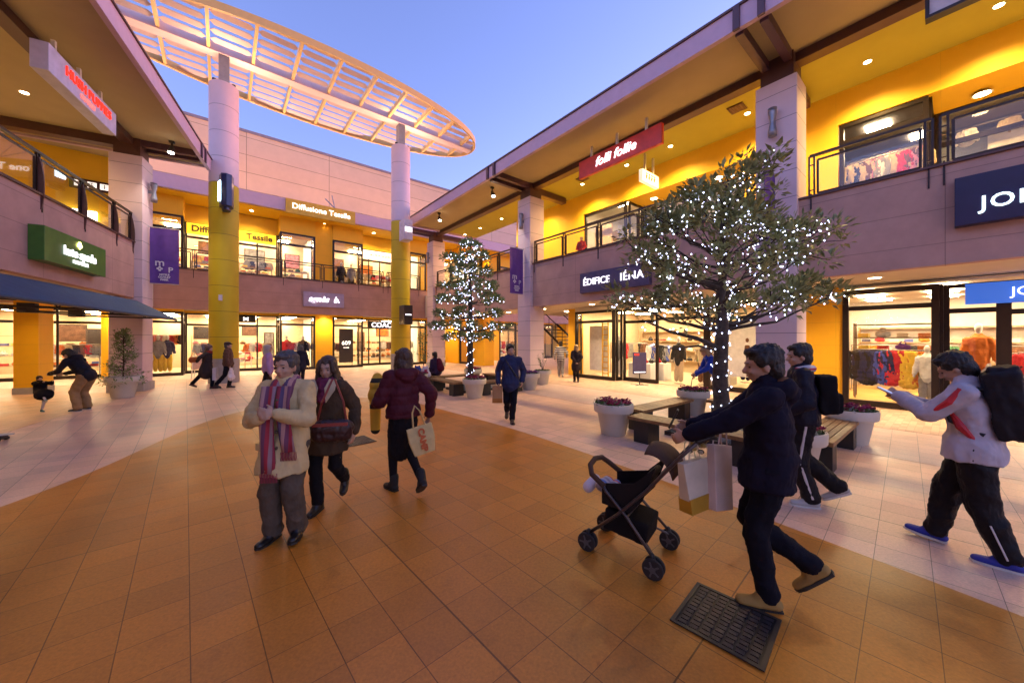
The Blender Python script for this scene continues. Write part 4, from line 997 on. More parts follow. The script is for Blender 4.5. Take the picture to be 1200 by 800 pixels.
def bench(x0,x1,y0,y1,fr,label,group=None,along=1):
    """along=1: bench runs along s ; 0: along d"""
    cx,cy=(x0+x1)/2,(y0+y1)/2
    t=thing('bench',label,'bench',(cx,cy,0),fr,group=group)
    m=MB(); n=5
    for i in range(n):
        if along: w=(x1-x0)/n; m.box(x0+i*w+.004,x0+(i+1)*w-.004,y0,y1,.36,.415)
        else: w=(y1-y0)/n; m.box(x0,x1,y0+i*w+.004,y0+(i+1)*w-.004,.36,.415)
    part('seat',m,M_wood,t,bevel=.005)
    for q in(.12,.88):
        m=MB()
        if along: c=y0+(y1-y0)*q; m.box(x0+.03,x1-.03,c-.13,c+.13,0,.358)
        else: c=x0+(x1-x0)*q; m.box(c-.13,c+.13,y0+.03,y1-.03,0,.358)
        part('leg',m,M_black,t,bevel=.004)
    return t
bench(5.35,5.77,1.55,3.50,A,'wooden slat bench on black block legs, nearest one, running behind the stroller')
bench(5.95,7.95,3.55,3.97,A,'wooden slat bench between the nearest planter and the planter by the worker in blue',along=0)
bench(8.05,8.47,1.5,3.35,A,'wooden slat bench behind the larger tree trunk on the shop side')
bench(5.95,7.95,.95,1.37,A,'wooden slat bench whose black end shows right of the two navy jackets',along=0)
bench(5.35,5.77,9.35,11.05,A,'far wooden bench left of the planter in front of the smaller tree')
bench(6.1,7.8,8.95,9.37,A,'far wooden bench behind the man in the blue jacket',along=0)
bench(5.75,7.5,11.2,11.62,A,'far wooden bench on which the person with the maroon backpack sits',along=0)
bench(7.7,8.12,9.6,11.3,A,'far wooden bench on the shop side of the smaller tree')
bench(-9.6,-9.2,15.0,16.5,B,'dark wooden bench at the left edge beside the yellow pillar')
# A-frame stands
t=thing('sign_stand','blue violet notice board on a black easel outside the boutique window','sign stand',(4.75,13.35,0),W,R(8)); 
m=MB(); m.box(-.27,.27,-.02,.02,.42,1.22); part('board',m,mat('board_violet',(.05,.045,.13),.4),t,bevel=.02)
m=MB(); m.box(-.22,.22,-.028,-.021,.47,.50); part('lettering',m,WL,t)
part('lettering',textmb('SALE',.08,(-.12,-.024,1.14),(1,0,0),(0,0,1),ext=.003,off=.006),emit('red_letter_lit',(1,.05,.02),2.2),t)
m=MB(); m.tube([(0,0,0.02),(0,0,.42)],.02,6); m.tube([(-.25,-.2,.01),(.25,.2,.01)],.015,6); m.tube([(-.25,.2,.01),(.25,-.2,.01)],.015,6); part('easel_leg',m,M_black,t)
t=thing('folding_sign','white folding sign standing by the rear door left of the near round column','sign stand',(-13.55,15.5,0),W,R(25))
m=MB(); 
for x in(-.25,.25): m.tube([(x,0,0),(x*.7,-.0,1.0)],.018,6); m.tube([(x,.4,0),(x*.7,.05,1.0)],.018,6)
m.tube([(-.23,0,.25),(.23,0,.25)],.014,6); part('frame',m,M_white,t)
m=MB(); m.plate([(-.2,0.02,.4),(.2,0.02,.4),(.18,.0,.95),(-.18,.0,.95)],.01); part('board',m,mat('pinkish_board',(.7,.5,.45)),t)
# skateboard-like deck at the left edge
t=thing('skateboard','grey skateboard with black wheels cut by the left edge on the pale tiles','skateboard',(-8.85,5.98,0),W,R(20))
m=MB(); m.prism([(-.3,-.09),(.26,-.09),(.36,-.05),(.38,0),(.36,.05),(.26,.09),(-.3,.09),(-.38,.05),(-.4,0),(-.38,-.05)],.095,.108); part('deck',m,mat('deck_grey',(.35,.33,.36),.5),t,bevel=.004)
for x in(-.24,.24):
    for y in(-.075,.075):
        m=MB(); m.tube([(x,y-.018,.03),(x,y+.018,.03)],.03,14); part('wheel',m,M_black,t)
    m=MB(); m.box(x-.03,x+.03,-.06,.06,.03,.094); part('truck',m,M_black,t)
# ================================================================== PEOPLE
def remesh(mb,voxel,smooth=6,fac=.5):
    me=bpy.data.meshes.new('t'); me.from_pydata(mb.v,[],mb.f); me.update()
    o=bpy.data.objects.new('t',me); COL.objects.link(o)
    r=o.modifiers.new('r','REMESH'); r.mode='VOXEL'; r.voxel_size=voxel; r.use_smooth_shade=True
    if smooth: s=o.modifiers.new('s','SMOOTH'); s.iterations=smooth; s.factor=fac
    dg=bpy.context.evaluated_depsgraph_get(); out=bpy.data.meshes.new_from_object(o.evaluated_get(dg))
    bpy.data.objects.remove(o); bpy.data.meshes.remove(me); return out
def wrinkle(me,amp,scale=9,stretch=(1,1,.45),quilt=0,qz=.075,seed=0,keep=None):
    if not amp and not quilt: return
    me.update(); ns=[v.normal.copy() for v in me.vertices]
    for v,n in zip(me.vertices,ns):
        c=v.co; a=noise.noise(Vector((c.x*scale*stretch[0]+seed,c.y*scale*stretch[1],c.z*scale*stretch[2]+seed*1.7)))
        b=noise.noise(Vector((c.x*scale*2.3+seed,c.y*scale*2.3,c.z*scale*1.6)))
        d=amp*(a+.5*b)
        c3=noise.noise(Vector((c.x*scale*5+seed,c.y*scale*5,c.z*scale*3)))
        d=1.9*(amp*(1-abs(a)*2.4)*.8+amp*.45*b+amp*.28*(abs(c3)*2-.5))
        if quilt: d+=quilt*(abs(math.sin(PI*c.z/qz+.4*a))**.55-.6)
        v.co=c+n*d
import bmesh
def cut_low(me,z):
    bm=bmesh.new(); bm.from_mesh(me); bmesh.ops.bisect_plane(bm,geom=bm.verts[:]+bm.edges[:]+bm.faces[:],plane_co=(0,0,z),plane_no=(0,0,1),clear_inner=True)
    ed=[x for x in bm.edges if x.is_boundary]
    if ed: bmesh.ops.holes_fill(bm,edges=ed,sides=0)
    q=MB(); bm.verts.index_update(); q.add([v.co.copy() for v in bm.verts],[tuple(v.index for v in f.verts) for f in bm.faces]); bm.free(); bpy.data.meshes.remove(me); return q
def obj_from(me,name,m,parent,label=None):
    me.name=name; me.materials.clear(); me.materials.append(m)
    me.polygons.foreach_set('use_smooth',[True]*len(me.polygons))
    o=bpy.data.objects.new(name,me); COL.objects.link(o); o.parent=parent
    if label:o['label']=label
    return o
def ik(a,t,l1,l2,pole):
    a=Vector(a);t=Vector(t);d=t-a;L=min(d.length,(l1+l2)*.995); d=d.normalized()
    x=(l1*l1-l2*l2+L*L)/(2*L); h=math.sqrt(max(0,l1*l1-x*x)); p=Vector(pole); p=(p-d*p.dot(d)).normalized()
    return a+d*x+p*h, a+d*L
SKIN=mat('skin_warm',(.46,.27,.18),.55,var=.08,scale=12,bump=.05)
def cloth(name,c,rough=.85,bump=.25,bs=220,var=.12): return mat(name,c,rough,var=var,scale=9,bump=bump,bscale=bs,spec=.15)
HAIRK=mat('hair_black',(.012,.010,.009),.5,var=.3,scale=40,bump=.5,bscale=90)
HAIRB=mat('hair_brown',(.055,.028,.016),.5,var=.3,scale=40,bump=.5,bscale=90)
HAIRG=mat('hair_grey',(.07,.06,.06),.55,var=.3,scale=40,bump=.5,bscale=90)
HAIRL=mat('hair_light',(.32,.20,.09),.6,var=.3,scale=40,bump=.5,bscale=90)
def person(label,pos,heading,h=1.72,hipz=None,hip=(0,0),lean=0,side=0,twist=0,feet=None,hands=None,head=(0,0),
           near=False,female=False,vox=None,coat=None,pants=None,skirt=None,shoes=None,hair=('short',HAIRK),tights=None,
           elbow=None,knee=(1,0,0),sleeve=True,scarf=None,curl=.5,zbase=0,hood=False,collar=None,group=None,handr=1,palm=None):
    """local frame: +x forward, +y the person's left. feet/hands: [left,right] as (x,y,z[,pitch])"""
    T=thing('person',label,'person',(0,0,0),W,R(heading),group); T.location=(pos[0],pos[1],zbase)
    vox=vox or (.0085 if near else .016); k=h/1.72; S=h
    hz=hipz if hipz is not None else .515*S
    P=Vector((hip[0],hip[1],hz)); ql=Quaternion((0,1,0),R(lean))@Quaternion((1,0,0),R(side))
    def up(x,y,z): return P+ql@Vector((x*k,y*k,z*k))
    sw=.150 if female else .168
    chest=up(0,0,.34); waist=up(0,0,.14); neck=up(-.01,0,.50); sh=[up(0,sw,.455),up(0,-sw,.455)]
    hq=ql@Quaternion((0,0,1),R(head[0]))@Quaternion((0,1,0),R(head[1]-lean*.6))
    hb=up(.005,0,.57); 
    def hd(x,y,z): return hb+hq@Vector((x*k,y*k,z*k))
    feet=feet or [(.05,.1,.0,0),(-.05,-.1,.0,0)]
    hipj=[P+Vector((0,.09*k,-.02)),P+Vector((0,-.09*k,-.02))]
    l1,l2=.232*S,.232*S
    kn=[];an=[];fp=[]
    for i in(0,1):
        f=feet[i]; pitch=R(f[3]) if len(f)>3 else 0; yaw=R(f[4]) if len(f)>4 else R(8 if i==0 else -8)
        fq=Quaternion((0,0,1),yaw)@Quaternion((0,1,0),pitch)
        toe=Vector(f[:3]); ank=toe+fq@Vector((-.16*k,0,.085*k)) if pitch>0 else toe+fq@Vector((-.16*k,0,.085*k))
        a,b=ik(hipj[i],ank,l1,l2,knee if not isinstance(knee,list) else knee[i]); kn.append(a);an.append(b);fp.append(fq)
    hands=hands or [(.05,.26,hz-.12*k),(.05,-.26,hz-.12*k)]
    el=[];wr=[];la,lb=.165*S,.15*S
    pol=elbow or [(-.6,.5,-.6),(-.6,-.5,-.6)]
    for i in(0,1):
        a,b=ik(sh[i],hands[i],la,lb,pol[i]); el.append(a);wr.append(b)
    fx=ql@Vector((1,0,0))
    # ---------------- body
    b=MB(); r=k
    b.cone(up(0,0,.0),waist,.125*r,.115*r,.75,fx); b.cone(waist,chest,.115*r,.145*r,.72,fx); b.cone(up(0,.09,.42),up(0,-.09,.42),.075*r,.075*r,.8,fx)
    b.cone(neck-Vector((0,0,.05)),hd(-.012,0,.0),.058*r,.052*r)
    # head
    rot=hq.to_matrix()
    b.ell(hd(-.012,0,.105),(.098*r,.078*r,.098*r),18,12,rot); b.ell(hd(.018,0,.055),(.072*r,.064*r,.085*r),16,10,rot)
    b.ell(hd(.045,0,.005),(.038*r,.036*r,.028*r),12,8,rot)
    b.cone(hd(.086,0,.085),hd(.106,0,.052),.011*r,.016*r,n=10); b.ell(hd(.083,0,.022),(.012*r,.024*r,.010*r),10,6,rot)
    b.cone(hd(.083,.028,.104),hd(.083,-.028,.104),.012*r,.012*r,n=10)
    for s in(1,-1):
        b.ell(hd(-.005,s*.080,.065),(.020*r,.009*r,.034*r),10,7,rot); b.ell(hd(.068,s*.036,.045),(.02*r,.02*r,.018*r),10,6,rot)
    for i in(0,1):
        b.cone(sh[i],el[i],.052*r,.042*r); b.cone(el[i],wr[i],.040*r,.027*r)
        b.cone(hipj[i],kn[i],.08*r,.055*r); b.cone(kn[i],an[i],.054*r,.036*r)
        b.cone(an[i],an[i]+fp[i]@Vector((.13*k,0,-.055*k)),.033*r,.022*r,.6,(0,0,1))
        # hand
        d=(wr[i]-el[i]).normalized(); sgn=1 if i==0 else -1
        pn=Vector(palm[i]) if palm else Vector((0,-sgn,-.2)); pn=(pn-d*pn.dot(d)).normalized(); sd=d.cross(pn)*( 1 if i==0 else -1) # towards thumb
        if sd.dot(Vector((1,0,.3)))<0: sd=-sd
        pc=wr[i]+d*.05*r
        b.cone(wr[i]+d*.012*r,wr[i]+d*.075*r,.030*r,.037*r,.42,pn,12)
        if near or vox<.014:
            for j,(o_,ln) in enumerate(((.030,.070),(.010,.078),(-.010,.072),(-.030,.056))):
                p0=wr[i]+d*.085*r+sd*o_*r; c1=curl*.9; d1=(d*math.cos(c1)+pn*math.sin(c1)); p1=p0+d1*ln*.5*r; c2=curl*2.0; d2=(d*math.cos(c2)+pn*math.sin(c2)); p2=p1+d2*ln*.5*r
                b.cone(p0-d*.02*r,p1,.0092*r,.0085*r,n=8); b.cone(p1,p2,.0085*r,.0072*r,n=8)
            t0=wr[i]+d*.03*r+sd*.028*r; t1=t0+(d*.6+sd*.7+pn*.25).normalized()*.038*r; t2=t1+(d*.85+sd*.2+pn*.45).normalized()*.032*r
            b.cone(t0,t1,.012*r,.010*r,n=8); b.cone(t1,t2,.010*r,.0085*r,n=8)
        else:
            b.cone(wr[i]+d*.08*r,wr[i]+d*.13*r+pn*.04*r,.032*r,.022*r,.45,pn)
    body=obj_from(remesh(b,vox,3),'body',SKIN,T)
    if near:
        for s in(1,-1):
            e=MB(); e.ell(hd(.079,s*.031,.078),(.007*r,.011*r,.006*r),10,7,rot); part('eye',e,mat('eye_dark',(.02,.012,.01),.2),T,smooth=True)
        e=MB(); e.ell(hd(.092,0,.020),(.006*r,.022*r,.005*r),10,7,rot); part('mouth',e,mat('lip',(.32,.12,.10),.5),T,smooth=True)
        for s in(1,-1):
            e=MB(); e.cone(hd(.092,s*.018,.105),hd(.084,s*.046,.106),.004*r,.003*r,n=6); part('eyebrow',e,hair[1],T)
    # ---------------- hair
    hm=MB(); st,hmx=hair
    if st!='none':
        hm.ell(hd(-.026,0,.125),(.103*r,.090*r,.098*r),18,12,rot); hm.ell(hd(-.055,0,.06),(.065*r,.080*r,.09*r),16,10,rot)
        if st=='short':
            for s in(1,-1): hm.ell(hd(-.012,s*.070,.115),(.06*r,.022*r,.05*r),10,7,rot)
            hm.ell(hd(.045,0,.175),(.045*r,.065*r,.026*r),12,7,rot)
            rr=random.Random(int(pos[0]*100)); 
            for q in range(70):
                a=rr.uniform(0,2*PI); z=rr.uniform(.3,1); c=hd(-.03+.1*math.cos(a)*math.sqrt(1-z*z*.8),.086*math.sin(a)*math.sqrt(1-z*z*.8),.125+.095*z); hm.cone(c,c+(c-hb).normalized()*.012+Vector((0,0,-.014)),.008,.004,n=6)
        elif st=='bob':
            hm.ell(hd(-.045,0,.05),(.075*r,.098*r,.115*r),16,10,rot); 
            for s in(1,-1): hm.cone(hd(.0,s*.078,.11),hd(-.005,s*.086,-.045),.032*r,.036*r,.7,(0,1,0)); 
            hm.ell(hd(.058,0,.165),(.04*r,.072*r,.032*r),12,7,rot)
            hm.cone(hd(-.075,.03,.02),hd(-.075,-.03,-.05),.06*r,.06*r)
        elif st=='long':
            hm.ell(hd(-.05,0,.03),(.08*r,.10*r,.13*r),16,10,rot)
            for s in(1,-1): hm.cone(hd(.01,s*.078,.13),hd(.005,s*.10,-.10),.034*r,.042*r,.7,(0,1,0)); hm.cone(hd(.045,s*.055,.165),hd(.055,s*.078,.06),.025*r,.02*r)
            hm.cone(hd(-.06,.04,0),hd(-.06,-.04,-.11),.07*r,.065*r)
        me=remesh(hm,max(.007,vox*.8),2); wrinkle(me,.004,30,(1,1,.3),seed=3); obj_from(me,'hair',hmx,T)
        if st=='hat': pass
    # ---------------- trousers / skirt / tights
    def legs(r0,r1,r2,cutz,m,name,amp,loose=1.0):
        q=MB(); q.cone(up(0,.03,.10),up(0,-.03,-.02),.118*r,.130*r,.80,fx)
        for i in(0,1):
            q.cone(hipj[i],kn[i],r0*r,r1*r); e=kn[i].lerp(an[i],cutz); q.cone(kn[i],e,r1*r,r2*r); 
            if cutz>.9: q.cone(e,an[i]+Vector((.0,0,.018)),r2*r,r2*r*1.02)
        me=remesh(q,vox*1.1,5); wrinkle(me,min(amp,.007),9,(1,1,.8),seed=pos[0]); return obj_from(me,name,m,T)
    if pants:
        m,r0,r1,r2,amp=pants; legs(r0,r1,r2,.97,m,'trousers',amp)
    if tights: legs(.082,.058,.040,.97,tights,'tights',.001)
    if skirt:
        m,zl,w=skirt; q=MB(); q.cone(up(0,0,.10),Vector((P.x,P.y,hz-.05)),.125*r,.16*r,.8,fx); mid=(kn[0]+kn[1])/2
        q.cone(Vector((P.x,P.y,hz-.05)),Vector((mid.x,mid.y,zl+.05)),.165*r,w,.8,(1,0,0)); me=remesh(q,vox*1.1,4); wrinkle(me,.006,16,(1,1,.15),seed=2); obj_from(me,'skirt',m,T)
    # ---------------- shoes
    if shoes:
        m,kind=shoes
        for i in(0,1):
            q=MB(); f=fp[i]; a=an[i]; 
            def g(x,y,z): return a+f@Vector((x*k,y*k,z*k))
            q.cone(g(-.035,0,-.045),g(.06,0,-.045),.043*k,.045*k,.85,(0,0,1)); q.cone(g(.06,0,-.052),g(.150,0,-.056),.048*k,.040*k,.68,(0,0,1)); q.cone(g(-.01,0,-.01),g(.04,0,-.025),.047*k,.045*k)
            if kind=='boot': q.cone(g(-.02,0,.08),g(-.01,0,-.04),.052*k,.048*k)
            me=remesh(q,.0075 if near else .012,2); o=obj_from(me,'shoe',m,T)
            q=MB(); P_=[]; 
            for (x,y) in((-.072,-.028),(-.072,.028),(-.03,.036),(.06,.044),(.12,.046),(.17,.030),(.19,0),(.17,-.030),(.12,-.046),(.06,-.044),(-.03,-.036)): P_.append(g(x,y,-.086))
            q.plate(P_[::-1],-.018*k if False else .018*k); 
            s=part('sole',q,mat('sole_'+('white' if kind=='sneaker' else 'dark'),(.6,.58,.55) if kind=='sneaker' else (.02,.018,.016),.6),o)
    # ---------------- coat
    if coat:
        c=dict(m=None,hem=.8,w=1.0,slv=1.0,amp=.006,quilt=0,flare=1.0,cuff=.96); c.update(coat); m=c['m']; w=c['w']; lp=[]
        for i in(0,1):
            h0,h1=(hipj[i],kn[i]) if c['hem']>kn[i].z else (kn[i],an[i]); t_=max(0,min(1,(h0.z-c['hem'])/max(.01,h0.z-h1.z))); lp.append(h0.lerp(h1,t_))
        q=MB(); hemp=Vector(((lp[0].x+lp[1].x)/2,(lp[0].y+lp[1].y)/2,c['hem'])); c['flare']+=abs(lp[0].x-lp[1].x)*.8; hv=P-up(0,0,.1); 
        q.cone(up(0,0,.43),up(0,0,.30),.135*r*w,.165*r*w,.74,fx); q.cone(up(0,0,.30),up(0,0,.10),.165*r*w,.155*r*w,.78,fx)
        q.cone(up(0,0,.10),hemp+Vector((0,0,.07)),.155*r*w,.172*r*w*c['flare'],.84,fx); q.cone(hipj[0].lerp(hipj[1],.5)+Vector((0,0,.04)),hemp+Vector((0,0,.07)),.165*r*w,.172*r*w*c['flare'],.84,fx)
        if near:
            q.cone(hemp+Vector((0,0,.07)),hemp-Vector((0,0,.02)),.172*r*w*c['flare'],.172*r*w*c['flare'],.84,fx)
            q=cut_low(remesh(q,vox*1.15,3),c['hem'])
        q.cone(up(0,.10,.44),up(0,-.10,.44),.080*r*w,.080*r*w,.85,fx); q.cone(sh[0],sh[1],.062*r*w,.062*r*w)
        for i in(0,1):
            q.cone(sh[i],el[i],.066*r*w*c['slv'],.056*r*w*c['slv']); q.cone(el[i],el[i].lerp(wr[i],c['cuff']),.054*r*w*c['slv'],.042*r*w*c['slv'])
        q.cone(up(-.015,0,.50),up(-.005,0,.54),.082*r,.076*r,.9,fx)
        if hood or c.get('hood'):
            q.cone(up(-.09,.06,.50),up(-.09,-.06,.50),.075*r,.075*r,.8); q.cone(up(-.12,0,.46),up(-.10,0,.40),.09*r,.05*r,.6,fx); 
            for s in(1,-1): q.cone(up(-.05,s*.09,.51),up(.05,s*.06,.50),.042*r,.032*r)
        me=remesh(q,vox*1.15,4); wrinkle(me,c['amp'],8,(1,1,.7),c['quilt'],c.get('qz',.075),seed=pos[1]); obj_from(me,c.get('name','jacket'),m,T)
    T['_k']=0; del T['_k']
    return T,dict(up=up,hd=hd,P=P,neck=neck,sh=sh,el=el,wr=wr,kn=kn,an=an,fx=fx,k=k,hq=hq,q=ql,fp=fp)
def blob(T,name,shapes,m,vox=.01,sm=4,amp=0,scale=12,label=None):
    q=MB()
    for s in shapes: s(q)
    me=remesh(q,vox,sm); wrinkle(me,amp,scale,seed=1.3); return obj_from(me,name,m,T,label)
# ---- 1 man in cream coat
cream=cloth('cream_wool',(.58,.44,.22),var=.08); 
T,J=person('person in a cream coat with a long striped scarf and grey trousers, walking forward',(-1.95,3.10),-84,1.66,
  feet=[(.16,.12,.03,-8,10),(.16,-.14,.0,0,-14)],hip=(0,0),hands=[(.27,.05,1.12),(.27,-.07,1.10)],elbow=[(-.35,.75,-.9),(-.35,-.75,-.9)],near=True,
  coat=dict(m=cream,hem=.60,w=1.13,amp=.008,flare=1.04,slv=1.0,name='coat'),pants=(cloth('grey_brown_trousers',(.10,.075,.055)),.098,.082,.075,.008),
  shoes=(mat('black_leather',(.012,.010,.010),.3),'shoe'),hair=('short',HAIRG),head=(-8,4),palm=[(-1,0,-.1),(-1,0,-.1)],curl=.75)
up=J['up']
sc=stripemat('striped_scarf',[(.28,.03,.05),(.10,.06,.13),(.42,.22,.20),(.16,.05,.10),(.35,.03,.05),(.30,.18,.20)],1,.17)
def scarfstrip(T,name,pts,w,m,th=.012,nrm=(1,0,0)):
    q=MB(); n=Vector(nrm); 
    L=[];Rr=[]
    for i,p in enumerate(pts):
        p=Vector(p); ww=w[i] if isinstance(w,list) else w; L.append(p+Vector((0,ww/2,0)));Rr.append(p-Vector((0,ww/2,0)))
    vs=[];m_=len(pts)
    K=7
    for off in(th/2,-th/2):
        for i in range(m_):
            for k in range(K):
                t=k/(K-1); vs.append(L[i].lerp(Rr[i],t)+n*(off+.010*math.sin(t*7+i)))
    fs=[]
    for s in(0,1):
        o=s*m_*K
        for i in range(m_-1):
            for k in range(K-1):
                f=(o+i*K+k,o+i*K+k+1,o+(i+1)*K+k+1,o+(i+1)*K+k); fs.append(f if s==0 else f[::-1])
    o=m_*K
    for i in range(m_-1):
        fs.append((i*K,(i+1)*K,o+(i+1)*K,o+i*K)); fs.append((i*K+K-1,o+i*K+K-1,o+(i+1)*K+K-1,(i+1)*K+K-1))
    for k in range(K-1): fs.append((k,o+k,o+k+1,k+1)); e=(m_-1)*K; fs.append((e+k,e+k+1,o+e+k+1,o+e+k))
    q.add(vs,fs); return part(name,q,m,T,smooth=True)
blob(T,'scarf_collar',[lambda q:q.cone(up(.03,.05,.50),up(.03,-.05,.50),.055,.055),lambda q:q.cone(up(-.03,.06,.53),up(-.03,-.06,.53),.05,.05),lambda q:q.cone(up(.06,.05,.49),up(.11,.05,.40),.05,.045),lambda q:q.cone(up(.06,-.05,.49),up(.12,-.05,.40),.05,.045)],sc,.01)
s1=scarfstrip(T,'scarf_end',[(.14,.055,1.33),(.175,.06,1.2),(.185,.07,1.05),(.20,.095,.9),(.20,.11,.80)],.105,sc)
s2=scarfstrip(T,'scarf_end',[(.145,-.06,1.33),(.18,-.06,1.2),(.20,-.055,1.05),(.215,-.045,.9),(.225,-.035,.75),(.225,-.03,.64)],.11,sc)
fr=MB()
for i in range(12):
    y=-.09+i*.0115; fr.tube([(.225,y,.64),(.23,y+.004,.60),(.225,y-.002,.565)],.004,4)
part('fringe',fr,mat('fringe_red',(.25,.03,.05),.9),s2)
fr=MB()
for i in range(11):
    y=.055+i*.0115; fr.tube([(.20,y,.80),(.203,y+.004,.76),(.20,y-.002,.73)],.004,4)
part('fringe',fr,mat('fringe_red',(.25,.03,.05),.9),s1)
fp_=MB(); 
fp_.obox((.150,-.125,.83),(.006,-.004,0),(.03,.055,0),(0,0,.03))
part('pocket_flap',fp_,cream,T,bevel=.006)
q=MB()
for i in range(5): q.cone((.168+.004*i,.012,1.22-.13*i),(.178+.004*i,.012,1.22-.13*i),.013,.013,n=10)
part('button',q,mat('horn_button',(.10,.06,.03),.4),T,kind='stuff')
# ---- 2 woman brown coat
olive=cloth('dark_olive_wool',(.075,.045,.025))
T,J=person('person with brown hair, brown coat and dark handbag, walking beside the cream coat',(-1.86,3.62),-86,1.59,female=True,
  feet=[(-.22,.06,.06,30),(.18,-.10,.0,0)],hip=(0,0),hands=[(.04,.27,.80),(.16,-.2,1.0)],near=True,head=(4,6),
  coat=dict(m=olive,hem=.60,w=1.10,amp=.007,flare=1.12,slv=1.12,hood=True,name='coat'),pants=(cloth('black_trousers',(.012,.011,.013)),.088,.064,.056,.005),
  shoes=(mat('black_leather',(.012,.010,.010),.3),'boot'),hair=('long',HAIRB))
up=J['up']; mg=cloth('magenta_scarf',(.17,.03,.075),bump=.6,bs=40)
blob(T,'scarf',[lambda q:q.cone(up(.03,.04,.50),up(.03,-.04,.50),.06,.06),lambda q:q.cone(up(.09,.02,.48),up(.14,.0,.33),.07,.04),lambda q:q.cone(up(-.03,.05,.53),up(-.03,-.05,.53),.055,.055)],mg,.01,amp=.006,scale=30)
crm=cloth('cream_fleece',(.62,.5,.33))
for s in(1,-1):
    q=MB(); q.plate([(.125,s*.07,1.33),(.145,s*.03,1.24),(.16,s*.05,1.10),(.150,s*.13,1.22),(.12,s*.14,1.32)][::(1 if s>0 else -1)],.016); part('lapel',q,crm,T,bevel=.005)
def add_bag(name,lab,cat,loc,rot,build):
    t=thing(name,lab,cat,(0,0,0),W,R(rot)); t.location=loc; build(t); return t
def hb(t):
    q=MB(); q.cone((0,-.11,.10),(0,.11,.10),.085,.085,.75,(1,0,0)); q.cone((0,-.11,.05),(0,.11,.05),.07,.07,.8,(1,0,0)); me=remesh(q,.009,3); wrinkle(me,.004,20); obj_from(me,'bag_body',mat('dark_leather',(.035,.012,.012),.35,var=.3,bump=.2),t)
    q=MB(); q.box(.058,.07,-.15,.15,.135,.165); part('flap_trim',q,mat('red_leather',(.25,.03,.02),.4),t)
    q=MB(); q.tube([(0,.13,.14),(.0,.10,.35),(-.03,.02,.56)],.010,6); q.tube([(0,-.13,.14),(.02,-.08,.35),(-.03,.0,.56)],.010,6); part('strap',q,mat('red_leather',(.25,.03,.02)),t)
add_bag('handbag','dark leather handbag with red trim hanging in front of the brown coat','handbag',(-1.69,3.36,.78),-75,hb)
# ---- 3 woman maroon
mar=cloth('maroon_down',(.075,.012,.020),.6,bump=.1); blk=cloth('black_wool',(.012,.010,.012)); 
T,J=person('person seen from behind in a maroon padded jacket, black skirt and boots',(-1.22,4.02),132,1.66,female=True,
  feet=[(.28,.08,.0,0),(-.22,-.08,.05,36)],hands=[(.27,.20,.98),(-.08,-.28,.86)],hip=(0,0),near=True,
  coat=dict(m=mar,hem=.86,w=1.16,amp=.006,quilt=.010,qz=.10,slv=1.15,hood=True),skirt=(blk,.44,.15),tights=blk,shoes=(mat('black_suede',(.014,.012,.012),.8),'boot'),hair=('bob',HAIRB))
def tote(t):
    q=MB(); w=.17;h=.36; q.add([(-.03,-w*.8,.0),(.03,-w*.8,0),(.03,w*.8,0),(-.03,w*.8,0),(-.045,-w,h*.5),(.045,-w,h*.5),(.045,w,h*.5),(-.045,w,h*.5),(-.012,-w,h),(.012,-w,h),(.012,w,h),(-.012,w,h)],[(3,2,1,0),(8,9,10,11)]+[(a+i,a+(i+1)%4,a+4+(i+1)%4,a+4+i) for a in(0,4) for i in range(4)]); part('bag_body',q,cloth('tote_canvas',(.62,.46,.20)),t,bevel=.01)
    q=MB(); 
    for x in(-.015,.015): q.tube([(x,-.08,h-.01),(x,-.05,h+.18),(x,0,h+.26),(x,.05,h+.18),(x,.08,h-.01)],.008,6)
    part('handle',q,cloth('tote_canvas',(.62,.46,.20)),t)
    part('lettering',textmb('CAMP',.11,(.05,0,.19),(0,.0,-1),(0,1,0),ext=.003,off=.006),mat('orange_print',(.55,.12,.03)),t)
t=add_bag('tote_bag','cream tote bag with orange letters hanging behind the maroon jacket','bag',(-.93,3.83,.42),-62,tote); t.rotation_euler=(R(12),0,R(-62)); t.scale=(.8,.8,.85); t.location.z=.50
def plush(t):
    q=MB(); q.cone((0,0,.0),(0,0,.40),.055,.07); q.cone((0,.0,.40),(.0,.04,.50),.09,.07); q.cone((0,0,.52),(0,.06,.60),.07,.06); me=remesh(q,.01,3); obj_from(me,'body_roll',stripemat('yellow_black_stripes',[(.70,.38,.03),(.70,.38,.03),(.70,.38,.03),(.70,.38,.03),(.70,.38,.03),(.02,.015,.01)],2,.30),t)
add_bag('yellow_scarf','bundle with broad yellow and black bands carried in front of the maroon jacket','scarf',(-1.60,4.20,.66),0,plush)
# ---- 4 man with stroller
navy=cloth('navy_down',(.010,.008,.019),.8,bump=.1); jean=cloth('dark_denim',(.008,.008,.014))
T,J=person('person in a dark navy padded jacket and tan shoes pushing the stroller',(1.70,2.36),152,1.73,
  feet=[(.18,.12,.0,0),(-.17,-.06,.09,45)],hip=(-.0,0),lean=3,hands=[(.50,.13,1.05),(.47,-.15,1.07)],near=True,elbow=[(-.5,.6,-.8),(-.5,-.6,-.8)],
  coat=dict(m=navy,hem=.76,w=1.08,amp=.006,quilt=.004,qz=.09,slv=1.05,hood=True),pants=(jean,.092,.068,.058,.006),
  shoes=(mat('tan_suede',(.34,.20,.05),.85,bump=.3),'shoe'),head=(8,6),curl=.85)
up=J['up']
blob(T,'hood_lining',[lambda q:q.cone(up(-.085,.05,.535),up(-.085,-.05,.535),.052,.052,.7)],cloth('tan_fleece',(.20,.09,.045)),.01)
